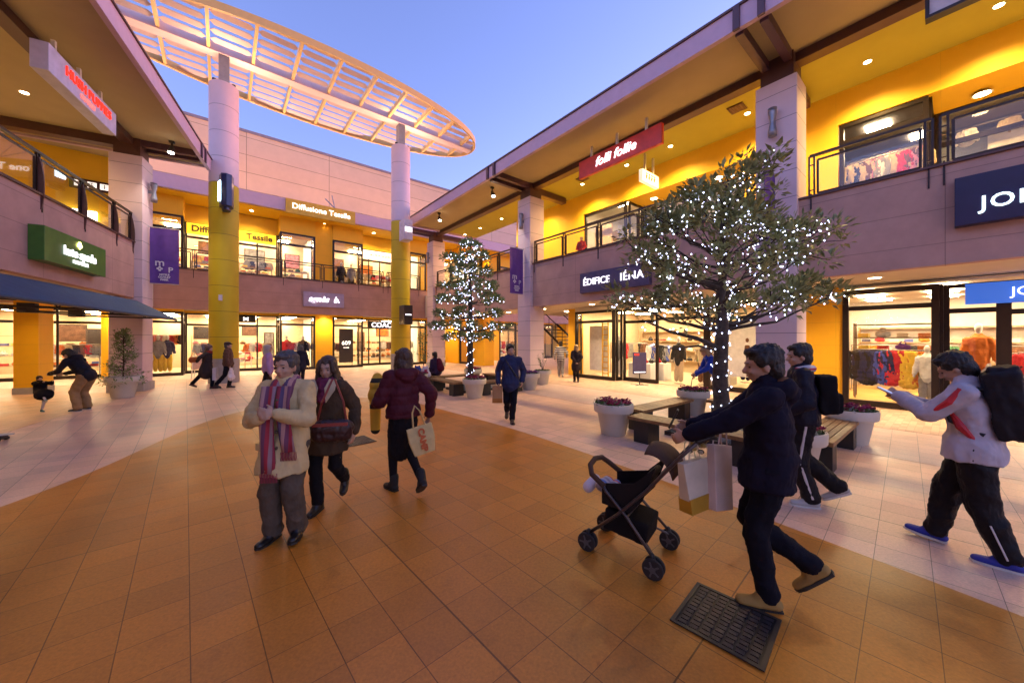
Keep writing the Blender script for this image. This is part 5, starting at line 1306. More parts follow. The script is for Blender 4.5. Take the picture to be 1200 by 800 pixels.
t=thing('smartphone','black smartphone held over the stroller handle','phone',(0,0,0),W,R(150)); t.location=(1.20,2.66,1.10); q=MB(); q.obox((0,0,.03),(.006,0,.004),(0,.036,0),(-.03,0,.07)); part('case',q,M_black,t,bevel=.004); q=MB(); q.obox((-.008,0,.032),(.001,0,.0005),(0,.032,0),(-.027,0,.063)); part('screen',q,mat('phone_screen',(.03,.03,.05),.1),t)
# ---- 5 man behind, navy + stripes
T,J=person('person in a navy jacket with red and white collar, striped track trousers and grey trainers',(3.06,3.78),150,1.72,
  feet=[(.10,.12,.0,0),(-.20,-.06,.05,30)],hands=[(.22,.22,.95),(.10,-.24,.90)],near=True,lean=2,head=(15,4),
  coat=dict(m=cloth('navy_nylon',(.014,.012,.022),.5),hem=.84,w=1.12,amp=.007,slv=1.1),pants=(cloth('black_track',(.014,.012,.014),.6),.10,.082,.072,.009),shoes=(mat('grey_mesh',(.42,.40,.38),.8,bump=.3),'sneaker'))
up=J['up']; kn,an=J['kn'],J['an']
blob(T,'collar_towel',[lambda q:q.cone(up(.03,.07,.51),up(-.05,.09,.53),.035,.035),lambda q:q.cone(up(-.05,.09,.53),up(-.10,0,.52),.035,.04),lambda q:q.cone(up(-.10,0,.52),up(-.05,-.09,.53),.04,.035)],stripemat('red_white_stripes',[(.6,.55,.55),(.55,.04,.05),(.6,.55,.55)],2,.06),.009)
for i in(0,1):
    q=MB(); s=1 if i==0 else -1; hp=J['P']+Vector((0,.09*s,-.05)); pts=[hp+Vector((0,.098*s,0)),(hp+kn[i])/2+Vector((0,.090*s,0)),kn[i]+Vector((0,.077*s,0)),(kn[i]+an[i])/2+Vector((0,.073*s,0)),an[i]+Vector((0,.066*s,.02))]; q.tube(pts,.013,8); part('side_stripe',q,mat('stripe_white',(.6,.56,.55),.8),T)
blob(T,'backpack',[lambda q:q.obox(up(-.20,0,.26),J['q']@Vector((.07,0,0)),(0,.13,0),J['q']@Vector((0,0,.19))),lambda q:q.obox(up(-.26,0,.18),J['q']@Vector((.05,0,0)),(0,.10,0),J['q']@Vector((0,0,.09)))],cloth('black_pack',(.012,.011,.012)),.012,6,amp=.006)
# ---- 6 man with backpack, white track jacket
wj=cloth('white_track_nylon',(.52,.47,.52),.5,bump=.08)
T,J=person('person in a white track jacket looking at a phone at the right edge',(3.70,2.86),126,1.68,
  feet=[(-.0,.13,.0,0,4),(.38,-.06,.0,-6,-4)],hipz=.86,hands=[(.42,.03,1.22),(.40,-.09,1.20)],lean=6,near=True,head=(0,30),elbow=[(-.2,.5,-1),(-.2,-.5,-1)],
  coat=dict(m=wj,hem=.76,w=1.08,flare=1.10,amp=.006,slv=1.12),pants=(cloth('black_track2',(.012,.010,.012),.5),.108,.092,.068,.010),shoes=(mat('blue_mesh',(.02,.03,.30),.6),'sneaker'),curl=.9)
up=J['up']; sh,el,wr=J['sh'],J['el'],J['wr']
for i,s in((0,1),(1,-1)):
    q=MB(); a,b_=sh[i],el[i]; q.tube([a+Vector((.02,s*.05,.03)),a.lerp(b_,.4)+Vector((.0,s*.072,.0)),a.lerp(b_,.9)+Vector((.0,s*.055,-.0)),],[.016,.024,.012],8); part('sleeve_stripe',q,mat('red_nylon',(.55,.02,.03),.5),T)
    q=MB(); q.tube([up(.09,s*.13,.30),up(.05,s*.165,.18),up(-.02,s*.165,.06)],[.014,.03,.012],8); part('side_stripe',q,mat('red_nylon',(.55,.02,.03),.5),T)
    q=MB(); q.tube([up(-.10,s*.11,.47),up(.03,s*.12,.50),up(.13,s*.12,.38),up(.10,s*.14,.22),up(-.06,s*.15,.12)],.016,8); part('pack_strap',q,mat('strap_black',(.015,.014,.016),.6),T)
    kk=J['kn'][i]; aa=J['an'][i]; q=MB(); q.tube([kk.lerp(aa,.35)+Vector((.0,s*.100,0)),kk.lerp(aa,.95)+Vector((0,s*.094,0))],.006,6); part('side_piping',q,mat('stripe_white',(.6,.56,.55)),T)
def bigpack(t):
    q=MB(); q.obox((0,0,.22),(.095,0,0),(0,.145,0),(0,0,.25)); q.obox((-.02,0,.46),(.07,0,0),(0,.12,0),(0,0,.05)); q.obox((-.10,0,.13),(.05,0,0),(0,.12,0),(0,0,.13)); me=remesh(q,.011,9); wrinkle(me,.008,12); o=obj_from(me,'pack_body',cloth('dark_grey_pack',(.022,.020,.024),.6),t)
    q=MB(); q.cone((-.12,-.06,.11),(-.12,.06,.11),.06,.06,.6,(1,0,0)); q.cone((-.12,-.05,.02),(-.12,.05,.02),.05,.05,.6,(1,0,0)); me=remesh(q,.01,3); obj_from(me,'front_pocket',mat('olive_pocket',(.10,.085,.06),.8),t)
    q=MB(); 
    for z in(.2,.27): q.tube([(-.13,-.13,z),(-.165,0,z),(-.13,.13,z)],.008,6)
    part('webbing',q,mat('webbing_grey',(.35,.33,.33),.7),t)
    q=MB(); q.cone((-.02,-.15,.36),(-.02,-.16,.26),.05,.05,.6,(1,0,0)); me=remesh(q,.01,2); obj_from(me,'side_bundle',mat('tan_cloth',(.25,.13,.08),.8),t)
t=add_bag('backpack','large dark grey backpack worn over the white track jacket','backpack',(3.81,2.70,1.00),126,bigpack); t.scale=(.95,1.0,1.0); t.rotation_euler=(0,R(10),R(126))
t=thing('smartphone','pale smartphone in the hands of the person in the white track jacket','phone',(0,0,0),W,R(126)); t.location=(3.38,3.24,1.25); q=MB(); q.obox((0,0,.0),(.055,0,.03),(0,.034,0),(-.003,0,.005)); part('case',q,mat('phone_white',(.5,.5,.55),.3),t,bevel=.003); q=MB(); q.obox((-.004,0,.0065),(.05,0,.027),(0,.030,0),(-.0005,0,.001)); part('screen',q,emit('phone_glow',(.5,.6,.9),.6),t)
# ---- 7 man in blue jacket
T,J=person('person in a blue jacket with a brown paper bag, walking forward in the middle',(-.03,7.35),-88,1.66,
  feet=[(.18,.05,.0,0),(-.20,-.08,.05,30)],hands=[(.02,.24,.85),(.02,-.25,.82)],vox=.012,head=(10,6),
  coat=dict(m=cloth('steel_blue_nylon',(.025,.032,.085),.55),hem=.74,w=1.10,amp=.007,slv=1.05),pants=(jean,.09,.068,.058,.006),shoes=(mat('brown_leather',(.05,.025,.015),.4),'shoe'))
up=J['up']; q=MB(); q.tube([up(.05,-.13,.5),up(.14,-.02,.32),up(.13,.10,.14),up(.03,.17,.02)],.017,8); part('shoulder_strap',q,M_black,T)
blob(T,'backpack',[lambda q:q.cone(up(-.2,-.04,.46),up(-.21,-.04,.15),.12,.14,.6,(1,0,0))],cloth('black_pack',(.012,.011,.012)),.016)
def paperbag(t):
    q=MB(); q.box(-.05,.05,-.10,.10,0,.34); part('bag_body',q,mat('kraft_paper',(.42,.22,.09),.7),t)
    q=MB(); q.box(-.052,.052,-.102,.102,0,.09); part('base_band',q,mat('orange_kraft',(.45,.16,.02),.7),t)
    q=MB(); q.tube([(0,-.05,.34),(0,-.03,.43),(0,.03,.43),(0,.05,.34)],.004,5); part('handle',q,mat('kraft_paper',(.42,.22,.09)),t)
add_bag('paper_bag','brown paper shopping bag carried by the person in the blue jacket','shopping bag',(-.30,7.33,.42),-88,paperbag)
# ---- 8 woman dark coat
person('person in a long dark coat standing with hands behind the back outside the boutique',(2.56,14.3),92,1.53,female=True,feet=[(.09,.09,0,0),(.09,-.09,0,0)],hands=[(-.14,.05,.80),(-.14,-.05,.80)],elbow=[(-.4,1,-.3),(-.4,-1,-.3)],
  coat=dict(m=cloth('charcoal_wool',(.028,.020,.024)),hem=.50,w=1.12,flare=1.1,name='coat'),pants=(blk,.08,.06,.055,.003),shoes=(mat('black_leather',(.012,.010,.010)),'shoe'),hair=('bob',HAIRL))
# ---- 9 striped shirt
person('person in a black and white striped top and grey trousers walking into the passage',(2.20,16.2),85,1.66,feet=[(.18,.08,0,0),(-.16,-.08,.03,25)],hands=[(.0,.26,.82),(.12,-.27,.9)],
  coat=dict(m=stripemat('striped_knit',[(.70,.66,.6),(.03,.02,.03)],2,.095),hem=.86,w=1.05,name='sweater'),pants=(cloth('light_grey_denim',(.22,.20,.19)),.095,.075,.062,.005),shoes=(mat('grey_mesh',(.42,.40,.38)),'sneaker'),hair=('short',HAIRK))
# ---- 10 worker in blue stooping
T,J=person('worker in a bright blue jacket stooping to tend the planter beside the larger tree',(4.98,8.75),172,1.66,feet=[(.12,.10,0,0),(.02,-.10,0,0)],hip=(-.05,0),lean=28,vox=.012,hands=[(.48,.08,.88),(.44,-.08,.82)],head=(0,20),
  coat=dict(m=cloth('royal_blue_nylon',(.015,.045,.34),.5),hem=.86,w=1.06,amp=.006),pants=(cloth('navy_work',(.014,.014,.03)),.092,.072,.062,.006),shoes=(mat('grey_mesh',(.42,.40,.38)),'sneaker'),hair=('bob',HAIRL))
t=thing('watering_wand','thin watering wand held over the planter flowers','hose',(0,0,0),W,0); t.location=(4.50,8.8,.9); q=MB(); q.tube([(0,0,0),(-.15,-.15,-.14),(-.34,-.45,-.34)],.010,6); part('tube',q,M_black,t)
q=MB(); q.cone((0,.01,.0),(.04,.02,.05),.02,.02); part('grip',q,mat('royal_plastic',(.02,.05,.3)),t)
# ---- 11 seated
T,J=person('person sitting on the far bench with a maroon backpack, seen from behind',(-2.72,13.0),150,1.66,hipz=.50,feet=[(.50,.10,0,0),(.46,-.10,0,0)],hands=[(.30,.10,.62),(.30,-.10,.62)],lean=12,vox=.014,
  coat=dict(m=cloth('dark_violet_nylon',(.035,.018,.05),.6),hem=.44,w=1.1),pants=(jean,.09,.07,.06,.004),shoes=(M_black,'shoe'))
up=J['up']; blob(T,'backpack',[lambda q:q.cone(up(-.20,0,.42),up(-.22,0,.14),.11,.16,.7,(1,0,0))],cloth('maroon_pack',(.11,.012,.03)),.014)
def plastic(m,print_):
    def f(t):
        q=MB(); q.cone((0,-.07,.08),(0,.07,.08),.10,.10,.8,(1,0,0)); q.cone((0,0,.12),(0,.0,.30),.14,.09,.5,(1,0,0)); q.cone((0,-.05,.3),(0,-.07,.38),.03,.02); q.cone((0,.05,.3),(0,.07,.38),.03,.02); me=remesh(q,.014,2); wrinkle(me,.014,14); obj_from(me,'bag_body',m,t)
        if print_: q=MB(); q.ell((.085,0,.15),(.012,.09,.07)); q.ell((.075,.0,.24),(.012,.06,.03)); part('print',q,print_,t)
    return f
t=add_bag('plastic_bag','white plastic shopping bag with red print on the end of the far bench','shopping bag',(-2.95,12.25,.415),-75,plastic(mat('white_plastic',(.66,.58,.62),.4),mat('red_print',(.45,.02,.06),.5)))
add_bag('blue_bag','small blue bag standing beside the white plastic bag near the far planter','bag',(-3.25,12.35,.415),-75,plastic(mat('blue_plastic',(.03,.06,.30),.4),None))
# ---- 12 man bending + 13 toddler
khaki=cloth('khaki_cotton',(.30,.18,.08))
T,J=person('person in a black jacket and khaki trousers bending to hold the hands of a toddler',(-10.35,8.62),185,1.70,hipz=.84,feet=[(.10,.16,0,0),(.14,-.14,0,0)],hip=(-.12,0),lean=38,vox=.012,hands=[(.52,.16,.90),(.50,-.14,.88)],head=(0,30),
  coat=dict(m=cloth('black_nylon',(.014,.012,.018),.5),hem=.80,w=1.05,hood=True),pants=(khaki,.105,.085,.072,.008),shoes=(mat('dark_sneaker',(.03,.03,.04),.6),'sneaker'))
T,J=person('toddler in a black hooded coat and white tights kicking one leg up',(-11.05,8.40),-18,.88,feet=[(.02,.05,0,0),(.40,-.05,.30,-25)],hands=[(.22,.10,.72),(.24,-.06,.72)],vox=.011,lean=-8,
  coat=dict(m=cloth('black_wool',(.012,.010,.012)),hem=.36,w=1.25,flare=1.2,hood=True,name='coat'),tights=cloth('white_tights',(.62,.55,.58)),shoes=(mat('teal_shoe',(.03,.16,.20),.5),'sneaker'),hair=('short',HAIRK))
# ---- 14/15 couple
T,J=person('person in a dark coat and knitted hat striding past the near round column',(-10.62,12.45),20,1.60,female=True,feet=[(.34,-.06,0,0),(-.34,.08,.02,20)],hipz=.78,hands=[(.05,.25,.85),(-.18,-.2,.95)],lean=8,
  coat=dict(m=cloth('dark_green_wool',(.05,.035,.03)),hem=.50,w=1.12,flare=1.15,name='coat'),pants=(jean,.085,.068,.06,.004),shoes=(mat('red_shoe',(.10,.03,.03)),'shoe'),hair=('bob',HAIRB))
hd=J['hd']; blob(T,'hat',[lambda q:q.ell(hd(-.02,0,.15),(.11,.10,.085),14,9),lambda q:q.ell(hd(-.04,0,.25),(.035,.035,.035),8,6)],cloth('knit_hat',(.16,.11,.10),bump=.8,bs=60),.014)
blob(T,'scarf',[lambda q:q.cone(J['up'](.02,.05,.52),J['up'](.02,-.05,.52),.08,.08)],cloth('red_wool',(.26,.035,.02)),.014)
def shoulderbag(t):
    q=MB(); q.cone((-.1,0,.08),(.1,0,.10),.10,.09,.5,(0,1,0)); me=remesh(q,.014,3); obj_from(me,'bag_body',mat('orange_leather',(.42,.09,.015),.5),t); q=MB(); q.tube([(-.12,0,.15),(0,0,.42),(.12,0,.15)],.01,6); part('strap',q,mat('orange_leather',(.42,.09,.015)),t)
add_bag('shoulder_bag','orange shoulder bag on the back of the person with the knitted hat','bag',(-10.85,12.25,.92),20,shoulderbag)
T,J=person('person in a brown quilted jacket and cap walking beside the knitted hat',(-9.98,12.6),24,1.66,feet=[(.16,.08,0,0),(-.2,-.08,.02,22)],hands=[(.06,.24,.82),(.10,-.26,.80)],
  coat=dict(m=cloth('brown_down',(.10,.05,.035),.6),hem=.80,w=1.16,quilt=.016,qz=.13,slv=1.1),pants=(jean,.09,.07,.062,.004),shoes=(M_black,'shoe'),hair=('short',HAIRG))
hd=J['hd']; blob(T,'cap',[lambda q:q.ell(hd(-.015,0,.155),(.11,.10,.06),14,9),lambda q:q.ell(hd(.09,0,.135),(.06,.06,.014),10,6)],cloth('cap_brown',(.05,.025,.02)),.012)
add_bag('plastic_bag','white plastic bag carried by the person in the brown quilted jacket','shopping bag',(-9.68,12.35,.32),24,plastic(mat('white_plastic',(.66,.58,.62),.4),None))
add_bag('paper_bag','pale paper bag hanging between the two walkers at the near round column','shopping bag',(-10.28,12.42,.30),24,lambda t:part('bag_body',MB().box(-.05,.05,-.12,.12,0,.42),mat('pale_paper',(.55,.5,.55),.7),t))
# ---- 16, 17
person('person with pale hair and a lilac top walking behind the cream coat',(-6.95,10.2),35,1.60,female=True,feet=[(.1,.1,0,0),(-.1,-.1,0,0)],
  coat=dict(m=cloth('lilac_knit',(.42,.24,.40)),hem=.85,w=1.12),pants=(blk,.09,.07,.06,.004),shoes=(M_black,'shoe'),hair=('bob',mat('hair_pale',(.40,.33,.28),.6)))
person('person in a dark hooded coat behind the brown haired walker, facing the rear shops',(-7.95,13.5),110,1.52,female=True,feet=[(.1,.1,0,0),(-.1,-.1,0,0)],
  coat=dict(m=cloth('navy_wool',(.018,.018,.035)),hem=.60,w=1.2,hood=True,name='coat'),pants=(blk,.09,.07,.06,.004),shoes=(M_black,'shoe'),hair=('bob',HAIRG))
# ---- 18 child on balcony
T,J=person('child in a red jacket standing behind the upper railing of the right building',(2.70,13.95),-125,1.16,zbase=4.56,feet=[(.1,.08,0,0),(.0,-.08,0,0)],hands=[(.14,.14,.62),(.14,-.14,.62)],
  coat=dict(m=cloth('red_fleece',(.42,.025,.02)),hem=.50,w=1.15),pants=(jean,.08,.06,.055,.003),shoes=(M_black,'shoe'),hair=('short',HAIRL))
# ================================================================== STROLLER
ST2=thing('stroller','black folding pushchair','stroller',(0,0,0),W,R(143)); ST2.location=(.95,2.92,0)
ST2['label']='black folding pushchair with brown hood and bumper bar, pushed by the person in navy'
fm=mat('stroller_tube',(.10,.08,.08),.35,metal=.6); fb=cloth('stroller_fabric',(.016,.013,.014),.7); bn=cloth('stroller_brown',(.085,.045,.03),.7)
# local +x forward. wheels: rear x=-.26, front x=.28 ; half width .19
for (x,y) in((.27,.19),(.27,-.19),(-.26,.23),(-.26,-.23)):
    for s in(-.026,.026):
        w=MB(); w.tube([(x,y+s-.011,.075),(x,y+s+.011,.075)],.075,22); o=part('wheel',w,mat('tyre',(.02,.018,.02),.7),ST2,bevel=.006)
        w=MB(); sg=1 if s>0 else -1
        w.tube([(x,y+s+sg*.0112,.075),(x,y+s+sg*.0145,.075)],.022,14)
        for k in range(5):
            a=k*2*PI/5; w.obox((x+.035*math.cos(a),y+s+sg*.0125,.075+.035*math.sin(a)),(.02*math.cos(a),0,.02*math.sin(a)),(0,.0015,0),(-.006*math.sin(a),0,.006*math.cos(a)))
        part('rim',w,mat('rim_grey',(.09,.085,.09),.4),o)
    w=MB(); w.tube([(x,y-.04,.075),(x,y+.04,.075)],.012,8); w.cone((x,y,.09),(x-.01*(1 if x>0 else -1),y,.16),.022,.018,n=10); part('caster',w,M_black,ST2)
for s in(1,-1):
    y=.19*s; q=MB(); q.tube([(.25,y,.15),(.02,y*1.0,.36),(-.20,y,.60),(-.42,y,.88),(-.55,y,1.03)],.013,8); q.tube([(-.26,.23*s,.14),(-.05,y,.36),(.12,y,.52),(.14,y,.56)],.012,8); part('frame_tube',q,fm,ST2,smooth=True)
    q=MB(); q.cone((-.54,y,1.02),(-.60,y*.85,1.05),.018,.018,n=10); q.cone((-.60,y*.85,1.05),(-.63,y*.45,1.04),.018,.016,n=10); part('handle_grip',q,M_black,ST2,smooth=True)
q=MB(); q.tube([(-.26,-.2,.13),(0,0,.30),(.25,.18,.15)],.009,6); q.tube([(-.26,.2,.13),(0,0,.30),(.25,-.18,.15)],.009,6); q.tube([(-.05,-.19,.36),(-.05,.19,.36)],.009,6); part('cross_brace',q,fm,ST2)
blob(ST2,'seat',[lambda q:q.cone((.02,-.12,.42),(.02,.12,.42),.05,.05),lambda q:q.cone((.12,-.12,.43),(.12,.12,.43),.05,.05),lambda q:q.cone((-.04,-.12,.42),(-.04,.12,.42),.05,.05),lambda q:q.cone((-.08,-.12,.48),(-.08,.12,.48),.04,.04),
  lambda q:q.cone((-.14,-.12,.58),(-.14,.12,.58),.035,.035),lambda q:q.cone((-.20,-.12,.68),(-.20,.12,.68),.03,.03),lambda q:q.cone((-.11,-.12,.53),(-.11,.12,.53),.035,.035),lambda q:q.cone((-.17,-.12,.63),(-.17,.12,.63),.035,.035)],fb,.013,6)
q=MB()
for s in(1,-1): q.plate([(.16,.165*s,.40),(.16,.165*s,.56),(-.10,.175*s,.62),(-.26,.175*s,.78),(-.16,.165*s,.50),(-.06,.165*s,.38)],.010)
part('side_panel',q,fb,ST2)
blob(ST2,'basket',[lambda q:q.obox((-.02,0,.26),(.17,0,.02),(0,.155,0),(-.01,0,.085))],cloth('basket_mesh',(.012,.010,.011),.9),.015,5)
q=MB(); q.tube([(.13,-.19,.55),(.24,-.18,.62),(.28,-.12,.67),(.29,0,.69),(.28,.12,.67),(.24,.18,.62),(.13,.19,.55)],.022,10); part('bumper_bar',q,bn,ST2,smooth=True)
hd_=MB(); n=8; vs=[];
for j in range(n+1):
    a=R(15+j*11); 
    for i in range(9):
        b_=-1+i/4; yy=.19*b_; rr=.24*(1-.10*b_*b_); vs.append((-.22-rr*math.cos(a)*.75,yy,.66+rr*math.sin(a)*.95+.02*math.cos(b_*1.5)))
fs=[(j*9+i,j*9+i+1,(j+1)*9+i+1,(j+1)*9+i) for j in range(n) for i in range(8)]
hd_.add(vs,fs); o=part('hood',hd_,bn,ST2,smooth=True); s=o.modifiers.new('s','SOLIDIFY'); s.thickness=.008
blob(ST2,'blanket',[lambda q:q.cone((.14,-.08,.47),(.14,.10,.47),.05,.05,.7),lambda q:q.cone((.20,-.06,.50),(.22,.06,.49),.04,.04)],stripemat('blanket_stripes',[(.5,.45,.5),(.12,.2,.5),(.5,.08,.08),(.5,.45,.5),(.3,.25,.3)],1,.12),.011,4,amp=.006)
blob(ST2,'toy_bag',[lambda q:q.cone((.30,-.03,.50),(.33,.05,.45),.045,.05)],mat('white_plastic',(.66,.58,.62),.4),.012,4)
q=MB(); 
for i in range(26):
    r_=random.Random(i); q.ell((-.52+r_.uniform(-.05,.05),r_.uniform(-.13,.13),.98+r_.uniform(-.06,.06)),(.022,.026,.016),8,6)
part('handle_wrap',q,stripemat('leopard_wrap',[(.5,.34,.10),(.03,.02,.015),(.45,.38,.25)],1,.05),ST2)
def papr(w,h,d,m,m2):
    def f(t):
        q=MB(); q.add([(-d,-w*.92,0),(d,-w*.92,0),(d,w*.92,0),(-d,w*.92,0),(-d*.5,-w,h),(d*.5,-w,h),(d*.5,w,h),(-d*.5,w,h)],[(3,2,1,0),(0,1,5,4),(1,2,6,5),(2,3,7,6),(3,0,4,7),(4,5,6,7)]); part('bag_body',q,m,t,bevel=.004)
        if m2: q=MB(); q.add([(-d-.002,-w*.93,-.002),(d+.002,-w*.93,-.002),(d+.002,w*.93,-.002),(-d-.002,w*.93,-.002),(-d*.93-.002,-w*.942,.1),(d*.93+.002,-w*.942,.1),(d*.93+.002,w*.942,.1),(-d*.93-.002,w*.942,.1)],[(3,2,1,0),(0,1,5,4),(1,2,6,5),(2,3,7,6),(3,0,4,7),(4,5,6,7)]); part('base_band',q,m2,t)
        q=MB()
        for x in(-d*.4,d*.4): q.tube([(x,-w*.5,h-.01),(x,-w*.3,h+.12),(0,0,h+.17),(x,w*.3,h+.12),(x,w*.5,h-.01)],.005,5)
        part('handle',q,m,t)
    return f
t=add_bag('shopping_bag','white shopping bag with a golden base hanging from the stroller handle','shopping bag',(1.30,2.52,.53),150,papr(.12,.34,.05,mat('cream_paper',(.66,.55,.40),.6),mat('gold_paper',(.50,.26,.02),.5))); t.rotation_euler=(R(-4),R(3),R(115))
t=add_bag('shopping_bag','tall pale pink shopping bag hanging from the stroller handle, nearest the person pushing it','shopping bag',(1.46,2.54,.52),150,papr(.11,.44,.05,mat('rose_paper',(.66,.50,.43),.6),None)); t.rotation_euler=(R(10),R(4),R(120))
# ================================================================== SHOP CONTENTS
def garment_mesh(kind):
    q=MB()
    if kind=='coat': q.cone((0,0,-.12),(0,0,-.72),.17,.19,.27,(1,0,0)); q.cone((0,.13,-.08),(0,-.13,-.08),.05,.05,.7,(1,0,0)); [q.cone((0,s*.17,-.10),(.0,s*.23,-.58),.05,.04,.8,(1,0,0)) for s in(1,-1)]
    elif kind=='shirt': q.cone((0,0,-.12),(0,0,-.45),.16,.165,.3,(1,0,0)); q.cone((0,.13,-.08),(0,-.13,-.08),.05,.05,.6,(1,0,0)); [q.cone((0,s*.16,-.10),(.0,s*.22,-.42),.05,.038,.7,(1,0,0)) for s in(1,-1)]
    elif kind=='bag': q.cone((0,-.08,.08),(0,.08,.08),.08,.08,.7,(1,0,0)); q.tube([(0,-.08,.13),(0,-.03,.25),(0,.03,.25),(0,.08,.13)],.014,6)
    me=remesh(q,.022,4); wrinkle(me,.012,14,(1,1,.3)); me.polygons.foreach_set('use_smooth',[True]*len(me.polygons)); me.materials.append(M_black); return me
GM={k:garment_mesh(k) for k in('coat','shirt','bag')}
PAL={'navy':(.02,.02,.07),'black':(.015,.013,.015),'blue':(.05,.08,.35),'red':(.5,.02,.03),'orange':(.65,.16,.02),'yellow':(.75,.48,.04),'white':(.7,.67,.62),'grey':(.25,.24,.24),'beige':(.5,.38,.24),'pink':(.6,.22,.28),'green':(.06,.16,.07),'purple':(.16,.05,.3),'brown':(.14,.06,.03)}
def gm(c): return mat('garment_'+c,PAL[c],.85,var=.15,bump=.2)
def hang(fr,x,y,z,c,kind,along,where,sc=1.0):
    o=bpy.data.objects.new({'coat':'hanging_coat','shirt':'hanging_shirt','bag':'display_bag'}[kind],GM[kind]); COL.objects.link(o)
    o.location=fr.w((x,y,z)); o.rotation_euler=(0,0,fr.a+(0 if along else PI/2)+rnd.uniform(-.15,.15)); o.scale=(sc*rnd.uniform(.9,1.05),sc*rnd.uniform(.85,1),sc*rnd.uniform(.9,1.08)); objmat(o,gm(c))
    art={'coat':'coat','shirt':'shirt','bag':'bag'}[kind]; lab=f'{c} {art} on the {where}'
    tag(o,lab,art,lab)
def rack(fr,x0,y0,x1,y1,z0,ht,cols,kind,where,lab,sc=.9):
    t=thing('clothes_rack',lab,'clothes rack',(x0,y0,z0),fr)
    m=MB(); m.tube([(x0,y0,z0+ht),(x1,y1,z0+ht)],.016,8); part('rail',m,mat('rack_metal',(.25,.22,.2),.35,metal=.8),t)
    m=MB(); 
    for (x,y) in((x0,y0),(x1,y1)): m.tube([(x,y,z0+.02),(x,y,z0+ht)],.016,8); m.obox((x,y,z0+.03),(.2 if abs(y1-y0)>abs(x1-x0) else .02,0,0),(0,.2 if abs(y1-y0)<abs(x1-x0) else .02,0),(0,0,.012))
    part('post',m,mat('rack_metal',(.25,.22,.2)),t)
    n=len(cols); al=abs(y1-y0)<abs(x1-x0)
    for i,c in enumerate(cols):
        q=(i+.5)/n; hang(fr,x0+(x1-x0)*q,y0+(y1-y0)*q,z0+ht,c,kind,not al if kind!='bag' else al,where,sc)
def shelf(fr,x0,x1,y0,y1,zs,z0,lab,itemcols,where,m=None):
    t=thing('display_shelf',lab,'shelf',(x0,y0,z0),fr); m_=m or mat('shelf_wood',(.42,.27,.14),.6)
    alx=(x1-x0)>(y1-y0)
    for z in zs:
        q=MB(); q.box(x0,x1,y0,y1,z-.015,z+.015); part('board',q,m_,t)
    q=MB()
    for (x,y) in((x0,y0),(x1,y0),(x0,y1),(x1,y1)): q.box(x-.015,x+.015,y-.015,y+.015,z0+.02,zs[-1]+.05)
    part('upright',q,m_,t)
    j=0
    for z in zs[:-1] if len(zs)>2 else zs:
        L=(x1-x0) if alx else (y1-y0); n=max(2,int(L/.34))
        for i in range(n):
            c=itemcols[j%len(itemcols)]; j+=1
            if c is None: continue
            q=(i+.5)/n; x=x0+(x1-x0)*(q if alx else .5); y=y0+(y1-y0)*(.5 if alx else q)
            if (i+j)%3==0:
                hang(fr,x,y,z+.016,c,'bag',alx is False,where,.95)
            else:
                s=MB(); 
                for k in range(3): s.box(-.12,.12,-.10,.10,k*.035,k*.035+.03)
                if 'fold' not in GM:
                    GM['fold']=mesh_from('folded_clothes',s,M_black)
                o=bpy.data.objects.new('folded_clothes',GM['fold']); COL.objects.link(o); o.location=fr.w((x,y,z+.016)); o.rotation_euler=(0,0,fr.a+rnd.uniform(-.1,.1)); objmat(o,gm(c)); l=f'{c} folded clothes on the {where}'; tag(o,l,'clothes',l)
def manneq(fr,x,y,z,face,ctop,cbot,lab,sc=1.0):
    t=thing('mannequin',lab,'mannequin',(0,0,0),W,fr.a+R(face)); t.location=fr.w((x,y,z)); t.scale=(sc,)*3
    q=MB(); q.cone((0,0,1.52),(0,0,1.6),.045,.05); q.ell((0,0,1.68),(.085,.07,.11)); q.cone((0,.08,.8),(0,.09,.1),.07,.04); q.cone((0,-.08,.8),(0,-.09,.1),.07,.04); q.cone((0,0,.85),(0,0,1.4),.12,.14,.7,(1,0,0)); [q.cone((0,s*.18,1.38),(.04,s*.26,.85),.045,.03) for s in(1,-1)]
    obj_from(remesh(q,.02,3),'body',mat('mannequin_white',(.72,.68,.62),.4),t)
    q=MB(); q.cone((0,0,.80),(0,0,1.38),.16,.155,.75,(1,0,0)); q.cone((0,.15,1.40),(0,-.15,1.40),.07,.07); [q.cone((0,s*.18,1.38),(.03,s*.25,.95),.062,.05) for s in(1,-1)]; q.cone((0,0,1.46),(0,0,1.5),.07,.07)
    me=remesh(q,.02,4); wrinkle(me,.01,10); obj_from(me,'jacket',gm(ctop),t)
    q=MB(); q.cone((0,.08,.82),(0,.09,.14),.095,.07); q.cone((0,-.08,.82),(0,-.09,.14),.095,.07); me=remesh(q,.02,4); wrinkle(me,.008,10); obj_from(me,'trousers',gm(cbot),t)
    q=MB(); q.lathe([(.16,.0),(.16,.015),(.0,.016)],20); part('stand',q,mat('rack_metal',(.25,.22,.2)),t)
    return t
